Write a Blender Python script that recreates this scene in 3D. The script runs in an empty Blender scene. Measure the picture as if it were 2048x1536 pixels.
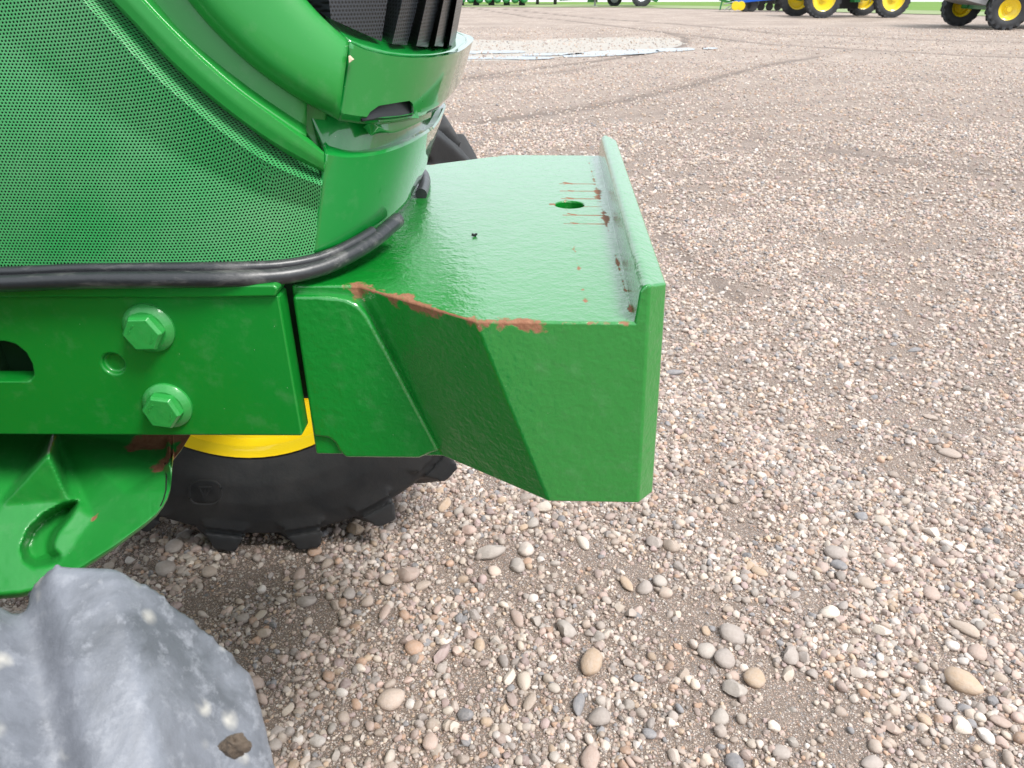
import bpy, bmesh, math, random
import numpy as np
from mathutils import Vector, Matrix, Euler

random.seed(7)
RNG = np.random.default_rng(11)
scn = bpy.context.scene
COL = scn.collection
R = math.radians

# ------------------------------------------------------------------ camera
F = 1550.0                      # focal length in photograph pixels (2048 wide)
PITCH = R(27.4)
H = 1.70
cam_d = bpy.data.cameras.new('camera')
cam = bpy.data.objects.new('camera', cam_d)
COL.objects.link(cam)
cam.location = (0, 0, H)
cam.rotation_euler = (R(90) - PITCH, 0, 0)
cam_d.sensor_width = 36
cam_d.lens = F / 2048 * 36
cam_d.clip_start = 0.02
cam_d.clip_end = 4000
cam_d.dof.use_dof = True
cam_d.dof.focus_distance = 1.15
cam_d.dof.aperture_fstop = 19
scn.camera = cam

# ------------------------------------------------------------------ world, sun
SUN_EL, SUN_AZ = R(55), R(128)
world = bpy.data.worlds.new('World')
scn.world = world
world.use_nodes = True
wn, wl = world.node_tree.nodes, world.node_tree.links
wn.clear()
sky = wn.new('ShaderNodeTexSky'); sky.sky_type = 'NISHITA'; sky.sun_disc = False
sky.sun_elevation = SUN_EL; sky.sun_rotation = SUN_AZ
sky.air_density = 1.0; sky.dust_density = 3.0; sky.ozone_density = 1.0
cloud = wn.new('ShaderNodeTexNoise'); cloud.inputs['Scale'].default_value = 2.2
cloud.inputs['Detail'].default_value = 5
wtc = wn.new('ShaderNodeTexCoord')
wmap = wn.new('ShaderNodeMapping'); wmap.inputs['Scale'].default_value = (1, 1, 2.6)
wl.new(wtc.outputs['Generated'], wmap.inputs['Vector']); wl.new(wmap.outputs[0], cloud.inputs['Vector'])
cr = wn.new('ShaderNodeValToRGB')
cr.color_ramp.elements[0].position = 0.35; cr.color_ramp.elements[0].color = (6.6, 7.3, 8.0, 1)
cr.color_ramp.elements[1].position = 0.65; cr.color_ramp.elements[1].color = (10.0, 10.7, 11.3, 1)
wl.new(cloud.outputs['Fac'], cr.inputs['Fac'])
wm = wn.new('ShaderNodeMix'); wm.data_type = 'RGBA'; wm.inputs[0].default_value = 0.88
wl.new(sky.outputs[0], wm.inputs[6]); wl.new(cr.outputs[0], wm.inputs[7])
bg = wn.new('ShaderNodeBackground'); bg.inputs['Strength'].default_value = 0.096
wl.new(wm.outputs[2], bg.inputs['Color'])
wo = wn.new('ShaderNodeOutputWorld'); wl.new(bg.outputs[0], wo.inputs['Surface'])
sun_d = bpy.data.lights.new('sun', 'SUN'); sun_d.energy = 2.5; sun_d.angle = R(18)
sun_d.color = (1, 0.97, 0.93)
sun = bpy.data.objects.new('sun', sun_d); COL.objects.link(sun)
sdir = Vector((math.sin(SUN_AZ) * math.cos(SUN_EL), math.cos(SUN_AZ) * math.cos(SUN_EL), math.sin(SUN_EL)))
sun.rotation_euler = sdir.to_track_quat('Z', 'Y').to_euler()
sun.location = sdir * 30
scn.view_settings.view_transform = 'Standard'
scn.view_settings.look = 'None'
scn.view_settings.gamma = 1
scn.view_settings.use_curve_mapping = False
scn.view_settings.exposure = 0.76

# ------------------------------------------------------------------ pixel rays
CP, SP = math.cos(PITCH), math.sin(PITCH)


def ray(px, py):
    a, b = (px - 1024) / F, (py - 768) / F
    return Vector((a, CP - b * SP, -SP - b * CP))


def ground_at(px, py, z=0.0):
    d = ray(px, py); t = (z - H) / d.z
    return Vector((d.x * t, d.y * t, z))


# tractor frame: built around base TB, turned by YAW about it
TB = Vector((-0.4, 1.135, 0))
YAW = R(-1.7)
_inv = Matrix.Rotation(-YAW, 4, 'Z')
TC = TB + (_inv @ (Vector((0, 0, H)) - TB))


def tray(px, py):
    return _inv @ ray(px, py)


def onY(px, py, Y):
    d = tray(px, py); t = (Y - TC.y) / d.y
    return TC + d * t


def onZ(px, py, Z):
    d = tray(px, py); t = (Z - TC.z) / d.z
    return TC + d * t


# ------------------------------------------------------------------ helpers
def link(o, parent=None):
    COL.objects.link(o)
    if parent is not None:
        o.parent = parent
    return o


def tag(o, label=None, cat=None, group=None, kind=None):
    for k, v in (('label', label), ('category', cat), ('group', group), ('kind', kind)):
        if v: o[k] = v
    return o


def empty(name, loc=(0, 0, 0), rz=0.0, parent=None):
    o = bpy.data.objects.new(name, None)
    o.location = loc; o.rotation_euler = (0, 0, rz)
    o.empty_display_size = 0.2
    return link(o, parent)


def finish(me, smooth=True, angle=35):
    if smooth:
        me.polygons.foreach_set('use_smooth', [True] * len(me.polygons))
        me.set_sharp_from_angle(angle=R(angle))


def mk(name, bm, mat, parent=None, smooth=True, angle=35, bevel=0, segs=2, shift=None):
    me = bpy.data.meshes.new(name)
    bm.to_mesh(me); bm.free()
    if shift is not None:
        me.transform(Matrix.Translation(-shift))
    finish(me, smooth, angle)
    me.materials.append(mat)
    o = bpy.data.objects.new(name, me)
    link(o, parent)
    if bevel:
        b = o.modifiers.new('bevel', 'BEVEL'); b.width = bevel; b.segments = segs
        b.limit_method = 'ANGLE'; b.angle_limit = R(30); b.harden_normals = True
    return o


def T(name, bm, mat, parent, **k):          # a part of the tractor, written in the tractor frame
    return mk(name, bm, mat, parent, shift=TB, **k)


def box(bm, c, s, rot=None):
    m = Matrix.Translation(Vector(c))
    if rot is not None: m = m @ Euler(rot).to_matrix().to_4x4()
    m = m @ Matrix.Diagonal((s[0], s[1], s[2], 1))
    return bmesh.ops.create_cube(bm, size=1, matrix=m)['verts']


def cyl(bm, a, b, r0, r1=None, n=16, caps=True):
    a, b = Vector(a), Vector(b); r1 = r0 if r1 is None else r1
    d = b - a
    m = Matrix.Translation((a + b) / 2) @ d.to_track_quat('Z', 'Y').to_matrix().to_4x4()
    return bmesh.ops.create_cone(bm, cap_ends=caps, segments=n, radius1=r0, radius2=r1, depth=d.length, matrix=m)['verts']


def tube(bm, pts, r, n=12, sx=1.0):
    pts = [Vector(p) for p in pts]
    rings = []
    up = Vector((0, 0, 1))
    for i, p in enumerate(pts):
        d = (pts[min(i + 1, len(pts) - 1)] - pts[max(i - 1, 0)]).normalized()
        s = d.cross(up)
        if s.length < 1e-4: s = d.cross(Vector((1, 0, 0)))
        s.normalize(); u = s.cross(d)
        rr = r[i] if isinstance(r, (list, tuple)) else r
        rings.append([bm.verts.new(p + (s * math.cos(k / n * 2 * math.pi) * sx + u * math.sin(k / n * 2 * math.pi)) * rr) for k in range(n)])
    for A, B_ in zip(rings, rings[1:]):
        for k in range(n):
            bm.faces.new((A[k], A[(k + 1) % n], B_[(k + 1) % n], B_[k]))
    bm.faces.new(rings[0][::-1]); bm.faces.new(rings[-1])
    bmesh.ops.recalc_face_normals(bm, faces=bm.faces)


def prism(bm, pts, off):
    """pts: list of Vectors (closed outline), off: Vector extrusion"""
    v0 = [bm.verts.new(p) for p in pts]
    v1 = [bm.verts.new(p + off) for p in pts]
    n = len(pts)
    fs = [bm.faces.new(v0), bm.faces.new(v1[::-1])]
    for i in range(n):
        fs.append(bm.faces.new((v0[i], v1[i], v1[(i + 1) % n], v0[(i + 1) % n])))
    bmesh.ops.recalc_face_normals(bm, faces=fs)
    return v0 + v1


def catmull(pts, n):
    """resample a polyline of tuples smoothly to n points, evenly by length"""
    P = np.array(pts, float)
    if len(P) == 2:
        t = np.linspace(0, 1, n)[:, None]
        return P[0] * (1 - t) + P[1] * t
    E = np.vstack([2 * P[0] - P[1], P, 2 * P[-1] - P[-2]])
    out = []
    for i in range(1, len(E) - 2):
        a, b, c, d = E[i - 1], E[i], E[i + 1], E[i + 2]
        for t in np.linspace(0, 1, 24, endpoint=False):
            out.append(0.5 * (2 * b + (c - a) * t + (2 * a - 5 * b + 4 * c - d) * t * t + (3 * b - a - 3 * c + d) * t ** 3))
    out.append(P[-1]); out = np.array(out)
    L = np.r_[0, np.cumsum(np.linalg.norm(np.diff(out[:, :2], axis=0), axis=1))]
    s = np.linspace(0, L[-1], n)
    return np.stack([np.interp(s, L, out[:, k]) for k in range(out.shape[1])], 1)


def boolean(o, cutter_bm, op='DIFFERENCE', shift=None):
    me = bpy.data.meshes.new('cut'); cutter_bm.to_mesh(me); cutter_bm.free()
    if shift is not None: me.transform(Matrix.Translation(-shift))
    c = bpy.data.objects.new('cut', me); COL.objects.link(c)
    par = o.parent; o.parent = None
    m = o.modifiers.new('bool', 'BOOLEAN'); m.operation = op; m.object = c; m.solver = 'EXACT'
    while o.modifiers[0] != m:
        o.modifiers.move(len(o.modifiers) - 1, 0) if hasattr(o.modifiers, 'move') else None
        break
    others = [(k, k.show_viewport) for k in o.modifiers if k != m]
    for k, _ in others: k.show_viewport = False
    dg = bpy.context.evaluated_depsgraph_get(); dg.update()
    new = bpy.data.meshes.new_from_object(o.evaluated_get(dg))
    o.modifiers.remove(m)
    for k, s in others: k.show_viewport = s
    old = o.data; o.data = new; new.name = old.name
    bpy.data.objects.remove(c); bpy.data.meshes.remove(me)
    o.parent = par
    return o


# ------------------------------------------------------------------ materials
class Nt:
    def __init__(s, name):
        s.m = bpy.data.materials.new(name); s.m.use_nodes = True
        s.n = s.m.node_tree.nodes; s.l = s.m.node_tree.links
        s.n.clear()
        s.out = s.n.new('ShaderNodeOutputMaterial')
        s.b = s.n.new('ShaderNodeBsdfPrincipled')
        s.l.new(s.b.outputs[0], s.out.inputs['Surface'])
        s.tc = s.n.new('ShaderNodeTexCoord')
        s.b.inputs['Coat IOR'].default_value = 1.62

    def link(s, a, b): s.l.new(a, b)

    def put(s, sock, v):
        if v is None: return
        if isinstance(v, bpy.types.NodeSocket): s.l.new(v, sock)
        else:
            if isinstance(v, (tuple, list)) and len(v) == 3 and sock.type == 'RGBA': v = (*v, 1)
            sock.default_value = v

    def math(s, op, a, b=None, c=None, clamp=False):
        n = s.n.new('ShaderNodeMath'); n.operation = op; n.use_clamp = clamp
        s.put(n.inputs[0], a)
        if b is not None: s.put(n.inputs[1], b)
        if c is not None: s.put(n.inputs[2], c)
        return n.outputs[0]

    def vmath(s, op, a, b=None, out=0):
        n = s.n.new('ShaderNodeVectorMath'); n.operation = op
        s.put(n.inputs[0], a)
        if b is not None:
            if op == 'SCALE': s.put(n.inputs[3], b)
            else: s.put(n.inputs[1], b)
        return n.outputs['Value'] if op in ('DOT_PRODUCT', 'LENGTH', 'DISTANCE') else n.outputs[0]

    def noise(s, scale, detail=3, rough=0.5, vec=None, dist=0.0, out='Fac'):
        n = s.n.new('ShaderNodeTexNoise')
        n.inputs['Scale'].default_value = scale; n.inputs['Detail'].default_value = detail
        n.inputs['Roughness'].default_value = rough; n.inputs['Distortion'].default_value = dist
        s.l.new(vec if vec is not None else s.tc.outputs['Object'], n.inputs['Vector'])
        return n.outputs[out]

    def voro(s, scale, feature='F1', vec=None, out='Distance', rnd=1.0):
        n = s.n.new('ShaderNodeTexVoronoi'); n.feature = feature
        n.inputs['Scale'].default_value = scale; n.inputs['Randomness'].default_value = rnd
        s.l.new(vec if vec is not None else s.tc.outputs['Object'], n.inputs['Vector'])
        return n.outputs[out]

    def ramp(s, f, stops, interp='LINEAR'):
        n = s.n.new('ShaderNodeValToRGB'); n.color_ramp.interpolation = interp
        e = n.color_ramp.elements
        while len(e) > len(stops): e.remove(e[-1])
        while len(e) < len(stops): e.new(1)
        for k, (p, c) in zip(e, stops):
            k.position = p
            k.color = (c, c, c, 1) if isinstance(c, (int, float)) else (*c, 1)
        s.l.new(f, n.inputs[0]); return n.outputs[0]

    def mix(s, f, a, b, mode='MIX'):
        n = s.n.new('ShaderNodeMix'); n.data_type = 'RGBA'; n.blend_type = mode
        s.put(n.inputs[0], f); s.put(n.inputs[6], a); s.put(n.inputs[7], b)
        return n.outputs[2]

    def scaled(s, v, vec=None):
        n = s.n.new('ShaderNodeMapping'); n.inputs['Scale'].default_value = v
        s.l.new(vec if vec is not None else s.tc.outputs['Object'], n.inputs['Vector'])
        return n.outputs[0]

    def bump(s, h, strength=0.3, dist=0.002, normal=None):
        n = s.n.new('ShaderNodeBump'); n.inputs['Strength'].default_value = strength
        n.inputs['Distance'].default_value = dist
        s.l.new(h, n.inputs['Height'])
        if normal is not None: s.l.new(normal, n.inputs['Normal'])
        return n.outputs[0]

    def segdist(s, a, b):
        """distance from the object coordinate to segment ab"""
        a, b = Vector(a), Vector(b); ab = b - a
        pa = s.vmath('SUBTRACT', s.tc.outputs['Object'], tuple(a))
        t = s.math('DIVIDE', s.vmath('DOT_PRODUCT', pa, tuple(ab)), max(ab.length_squared, 1e-9), clamp=True)
        pr = s.vmath('SCALE', tuple(ab), t)
        return s.vmath('LENGTH', s.vmath('SUBTRACT', pa, pr))

    def set(s, **k):
        names = dict(color='Base Color', rough='Roughness', metal='Metallic', coat='Coat Weight', coatr='Coat Roughness',
                     normal='Normal', alpha='Alpha', spec='Specular IOR Level', coatn='Coat Normal', ior='IOR', trans='Transmission Weight')
        for a, v in k.items(): s.put(s.b.inputs[names[a]], v)
        return s.m


GREEN = (0.004, 0.215, 0.022)


def paint(name, col=GREEN, rough=0.32, coat=0.6, coatr=0.06, peel=0.0, peel_scale=220, rust=(), specks=True, rust_scale=60,
          flat_streak=False, fade=0.12):
    m = Nt(name)
    big = m.noise(5, 3)
    c = m.mix(m.math('MULTIPLY', big, fade), col, tuple(min(1, x * 1.5 + 0.012) for x in col))
    dust = m.ramp(m.noise(38, 6, 0.7), [(0.54, 0.0), (0.80, 0.12)])
    c = m.mix(dust, c, (0.30, 0.36, 0.28))
    rgh = m.math('ADD', rough, m.math('MULTIPLY', m.noise(25, 4), 0.12))
    rg = None
    if rust:
        n1 = m.noise(rust_scale, 5, 0.65)
        n2 = m.noise(rust_scale * 0.28, 3, 0.5)
        nn = m.math('ADD', m.math('MULTIPLY', n1, 0.55), m.math('MULTIPLY', n2, 0.75))
        best = None
        for a, b, r, amt in rust:
            d = m.segdist(a, b)
            v = m.math('MULTIPLY', m.math('SUBTRACT', 1.0, m.math('DIVIDE', d, r), clamp=True), amt)
            best = v if best is None else m.math('MAXIMUM', best, v)
        v = m.math('ADD', nn, best)
        msk = m.math('MULTIPLY', m.math('SUBTRACT', v, 1.0), 14.0, clamp=True)
        msk = m.math('MULTIPLY', msk, m.math('GREATER_THAN', best, 0.001))
        rc = m.mix(m.noise(150, 4, 0.6), (0.17, 0.055, 0.022), (0.36, 0.17, 0.095))
        c = m.mix(msk, c, rc)
        rgh = m.math('ADD', rgh, m.math('MULTIPLY', msk, 0.4), clamp=True)
        rg = msk
    if specks:
        vs = m.voro(55)
        sp = m.math('LESS_THAN', vs, 0.018)
        c = m.mix(m.math('MULTIPLY', sp, 0.75), c, (0.65, 0.68, 0.6))
    h = None
    if peel:
        v = m.scaled((1, 1, 1)) if not flat_streak else m.scaled((0.5, 1.0, 1))
        h = m.math('ADD', m.noise(peel_scale, 2, 0.5, vec=v), m.math('MULTIPLY', m.noise(peel_scale * 0.33, 2, 0.5, vec=v), 1.4))
    if rg is not None:
        chip = m.math('MULTIPLY', m.math('SUBTRACT', 0.0, rg), 0.8)
        rough_r = m.math('MULTIPLY', m.noise(300, 4), m.math('MULTIPLY', rg, 1.2))
        chip = m.math('ADD', chip, rough_r)
        h = chip if h is None else m.math('ADD', h, chip)
    nrm = m.bump(h, peel if peel else 0.4, 0.0016) if h is not None else None
    m.set(color=c, rough=rgh, coatr=coatr, normal=nrm, coatn=nrm)
    if rg is not None:
        m.set(coat=m.math('MULTIPLY', m.math('SUBTRACT', 1.0, rg), coat))
    else: m.set(coat=coat)
    return m.m


def simple(name, col, rough=0.5, metal=0.0, coat=0.0, var=0.25, scale=12, bump=0.0, bscale=60, dirt=None, dirt_amt=0.3):
    m = Nt(name)
    c = m.mix(m.noise(scale, 4, 0.6), tuple(x * (1 - var) for x in col), tuple(min(1, x * (1 + var)) for x in col))
    if dirt:
        c = m.mix(m.ramp(m.noise(scale * 1.7, 6, 0.65), [(0.5, 0.0), (0.75, dirt_amt)]), c, dirt)
    nrm = m.bump(m.noise(bscale, 4), bump, 0.003) if bump else None
    return m.set(color=c, rough=rough, metal=metal, coat=coat, normal=nrm)


def perforated(name, col, pitch, hole, rough, back=None, dusty=0.0, see=True, axes='xz', solid=(0.004, 0.006, 0.006), coat=0.2):
    """staggered round holes in sheet metal"""
    m = Nt(name)
    sep = m.n.new('ShaderNodeSeparateXYZ'); m.link(m.tc.outputs['UV'], sep.inputs[0])
    v = m.math('DIVIDE', sep.outputs[1], pitch * 0.866)
    row = m.math('FLOOR', v)
    odd = m.math('MODULO', m.math('ABSOLUTE', row), 2.0)
    u = m.math('ADD', m.math('DIVIDE', sep.outputs[0], pitch), m.math('MULTIPLY', odd, 0.5))
    du = m.math('SUBTRACT', m.math('FRACT', u), 0.5)
    dv = m.math('MULTIPLY', m.math('SUBTRACT', m.math('FRACT', v), 0.5), 0.866)
    d = m.math('SQRT', m.math('ADD', m.math('MULTIPLY', du, du), m.math('MULTIPLY', dv, dv)))
    holem = m.math('MULTIPLY', m.math('SUBTRACT', d, hole), 14.0, clamp=True)
    c = m.mix(m.noise(9, 3), tuple(x * 0.9 for x in col), tuple(min(1, x * 1.12) for x in col))
    if dusty:
        c = m.mix(m.ramp(m.noise(14, 5, 0.6), [(0.35, 0.0), (0.8, dusty)]), c, (0.45, 0.5, 0.42))
    dish = m.bump(m.math('MINIMUM', d, hole + 0.16), 0.7, 0.0012)
    m.set(color=c if see else m.mix(holem, (.002, .002, .003), c), rough=rough, alpha=holem if see else None, coat=coat, coatr=0.25, normal=dish)  # with see off, the dark depth of the holes is painted into the colour
    return m.m


def rubber(name, col=(0.016, 0.018, 0.021), dust=(0.19, 0.20, 0.215), amt=0.6, rough=0.55, scale=9, sharp=False):
    m = Nt(name)
    n = m.noise(scale, 7, 0.62, dist=0.4)
    f = m.ramp(n, [(0.38, 0.04), (0.72, amt)])
    c = m.mix(f, col, dust)
    mud = m.ramp(m.noise(scale * 2.3, 7, 0.75), [(0.66, 0.0), (0.72, 0.6)])
    c = m.mix(mud, c, (0.30, 0.26, 0.21)) if sharp else c
    h = m.math('ADD', m.noise(90, 5, 0.6), m.math('MULTIPLY', m.noise(16, 4), 1.5))
    return m.set(color=c, rough=m.math('ADD', rough, m.math('MULTIPLY', n, 0.25)), normal=m.bump(h, 0.35, 0.002))


YELLOW = (0.82, 0.60, 0.010)
M = {}
M['hood'] = paint('hood_paint', col=(0.010, 0.235, 0.030), rough=0.38, coat=0.22, coatr=0.10, fade=0.05)
M['nose'] = paint('nose_paint', col=(0.003, 0.215, 0.030), rough=0.24, coat=1.0, coatr=0.03, fade=0.05)
M['rail'] = paint('rail_paint', col=(0.001, 0.20, 0.017), rough=0.38, coat=0.35, coatr=0.12, peel=0.06)
M['bolt'] = paint('bolt_paint', col=(0.02, 0.27, 0.045), rough=0.36, coat=0.4, coatr=0.15, peel=0.25, peel_scale=160, specks=False)
M['yellow'] = simple('rim_yellow', YELLOW, rough=0.32, coat=0.5, var=0.06, scale=6)
M['tyre'] = rubber('tyre_rubber', amt=0.42, dust=(0.085, 0.078, 0.074), scale=5)
md = Nt('dusty_tyre_rubber')
_n = md.noise(11, 7, .65, dist=.5)
_c = md.mix(md.ramp(_n, [(.40, 0.0), (.62, 1.0)]), (0.095, 0.103, 0.118), (0.20, 0.212, 0.243))
_c = md.mix(md.ramp(md.noise(60, 5, .7), [(.52, 0.0), (.66, .6)]), _c, (0.275, 0.285, 0.315))
_c = md.mix(md.math('MULTIPLY', md.ramp(md.voro(34), [(.10, .75), (.30, 0.0)]), md.ramp(md.noise(15, 4, .6), [(.50, 0.0), (.60, 1.0)])), _c, (0.55, 0.52, 0.46))
M['tyre_dusty'] = md.set(color=_c, rough=.5, normal=md.bump(md.noise(120, 5, .6), .4, .002))
M['tyre_far'] = rubber('old_tyre_rubber', amt=0.4, dust=(0.11, 0.11, 0.115), scale=3)
M['black'] = simple('black_plastic', (0.012, 0.013, 0.015), rough=0.4)
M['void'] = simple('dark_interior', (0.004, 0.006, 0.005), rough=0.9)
M['dark_iron'] = simple('dark_green_iron', (0.01, 0.05, 0.015), rough=0.6)
M['machine_green'] = simple('machine_green', (0.010, 0.17, 0.035), rough=0.35, coat=0.4, var=0.2, scale=2)
M['snout'] = simple('snout_green', (0.03, 0.26, 0.08), rough=0.35, coat=0.4, var=0.1, scale=2)
M['machine_blue'] = simple('implement_blue', (0.01, 0.10, 0.52), rough=0.35, coat=0.4, var=0.1, scale=2)
M['white'] = simple('white_paint', (0.72, 0.74, 0.76), rough=0.35, coat=0.3, var=0.05)
M['grey'] = simple('grey_metal', (0.30, 0.30, 0.30), rough=0.45, metal=0.3, var=0.15)
M['glass'] = simple('dark_glass', (0.02, 0.03, 0.035), rough=0.08, coat=1.0, var=0.1)

# ------------------------------------------------------------------ noise fields for the ground
_tab = RNG.random((256, 256))


def vnoise(x, y, s, o=0):
    x = np.asarray(x) * s + o * 17.3; y = np.asarray(y) * s + o * 9.1
    xi, yi = np.floor(x).astype(int), np.floor(y).astype(int)
    fx, fy = x - xi, y - yi
    fx, fy = fx * fx * (3 - 2 * fx), fy * fy * (3 - 2 * fy)
    g = lambda a, b: _tab[a % 256, b % 256]
    return (g(xi, yi) * (1 - fx) + g(xi + 1, yi) * fx) * (1 - fy) + (g(xi, yi + 1) * (1 - fx) + g(xi + 1, yi + 1) * fx) * fy


def fbm(x, y, s, o=0, n=4):
    t, a, w = 0, 0.5, 0
    for k in range(n):
        t = t + a * vnoise(x, y, s * 2 ** k, o + k); w += a; a *= 0.55
    return t / w


def gpts(l): return np.array([tuple(ground_at(*p))[:2] for p in l])


TRACKS = [  # (points in the photograph, half width in metres, strength)
    ([(900, 10), (959, 18), (1058, 34), (1135, 41), (1237, 53), (1334, 65), (1413, 74), (1530, 88), (1650, 95), (1800, 103), (1950, 112), (2100, 117)], .16, 1.0),
    ([(1000, 17), (1076, 25), (1193, 37), (1340, 47), (1500, 61), (1560, 68), (1700, 72), (1850, 80), (2100, 86)], .18, .9),
    ([(1320, 62), (1372, 76), (1362, 92), (1290, 107), (1190, 122), (1100, 133), (1010, 145), (900, 160)], .15, 1.0),
    ([(1640, 112), (1516, 133), (1440, 152), (1376, 172), (1236, 203), (1124, 222), (956, 245)], .17, .75),
    ([(1200, 130), (1124, 144), (1012, 152), (850, 170)], .12, .6),
    ([(1404, 268), (1516, 276), (1660, 300), (1800, 326), (1930, 340), (2120, 350)], .16, .6),
    ([(1290, 430), (1330, 470), (1400, 545), (1480, 600)], .07, .6),
    ([(900, 300), (1050, 268), (1180, 240), (1330, 225), (1500, 215), (1800, 190)], .12, .35),
    ([(1500, 180), (1700, 160), (1900, 160), (2100, 168)], .14, .35),
]
TRK = [(gpts(p), w, s) for p, w, s in TRACKS]


def seg_field(x, y, pts):
    best = np.full(x.shape, 1e9)
    for a, b in zip(pts, pts[1:]):
        ab = b - a; L = (ab ** 2).sum() + 1e-9
        t = np.clip(((x - a[0]) * ab[0] + (y - a[1]) * ab[1]) / L, 0, 1)
        d = np.hypot(x - a[0] - ab[0] * t, y - a[1] - ab[1] * t)
        best = np.minimum(best, d)
    return best


def rut(x, y):
    v = np.zeros(x.shape)
    wob = 0.6 + 0.8 * fbm(x, y, 1.3, 5)
    for p, w, s in TRK:
        d = seg_field(x, y, p)
        v = np.maximum(v, np.minimum(1, 1.15 * s) * np.exp(-(d / (1.1 * w * wob)) ** 2))
    return v


MUD = [(400, 1215, .11), (480, 1170, .08), (560, 1265, .10), (450, 1330, .08), (640, 1235, .06), (700, 1470, .10), (800, 1400, .07),
       (940, 1375, .07), (985, 1260, .05), (1575, 1390, .08), (1620, 1200, .07), (1700, 1490, .07), (980, 960, .05), (1480, 1060, .05),
       (1840, 640, .10), (1750, 560, .12), (1440, 560, .09), (880, 1150, .05), (1270, 1140, .04), (1900, 1330, .05), (1330, 470, .10)]


def mudf(x, y):
    v = np.clip((fbm(x, y, 2.3, 2) - 0.60) * 6, 0, 1) * 0.8
    for px, py, r in MUD:
        g = ground_at(px, py)
        d = np.hypot((x - g.x), (y - g.y) * 0.8)
        v = np.maximum(v, np.exp(-(d / r) ** 2))
    # ruts are barer; the tyre track beside the front wheel too
    return np.clip(v, 0, 1)


def gz(x, y):
    x = np.asarray(x, float); y = np.asarray(y, float)
    near = np.exp(-(np.hypot(x, y) / 60) ** 2)
    return (0.022 * (fbm(x, y, 0.7, 1) - .5) + 0.010 * (fbm(x, y, 4, 3) - .5)) * near - 0.022 * rut(x, y) * near - 0.006 * mudf(x, y) * near


SILT = gpts([(880, 88), (925, 78), (1040, 82), (1150, 76), (1260, 74), (1345, 76), (1372, 86), (1340, 97), (1250, 104), (1150, 110), (1050, 120), (925, 122), (880, 121)])


def inpoly(x, y, P):
    ins = np.zeros(x.shape, bool); j = len(P) - 1
    for i in range(len(P)):
        c = ((P[i][1] > y) != (P[j][1] > y)) & (x < (P[j][0] - P[i][0]) * (y - P[i][1]) / (P[j][1] - P[i][1] + 1e-12) + P[i][0])
        ins ^= c; j = i
    return ins


# ------------------------------------------------------------------ ground sheet
def axis(parts):
    out = []
    for a, b, s in parts:
        out += list(np.arange(a, b, s))
    return out


def growing(a, b, s, g):
    out = [a]
    while out[-1] < b: out.append(out[-1] + s); s *= g
    return out


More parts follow.
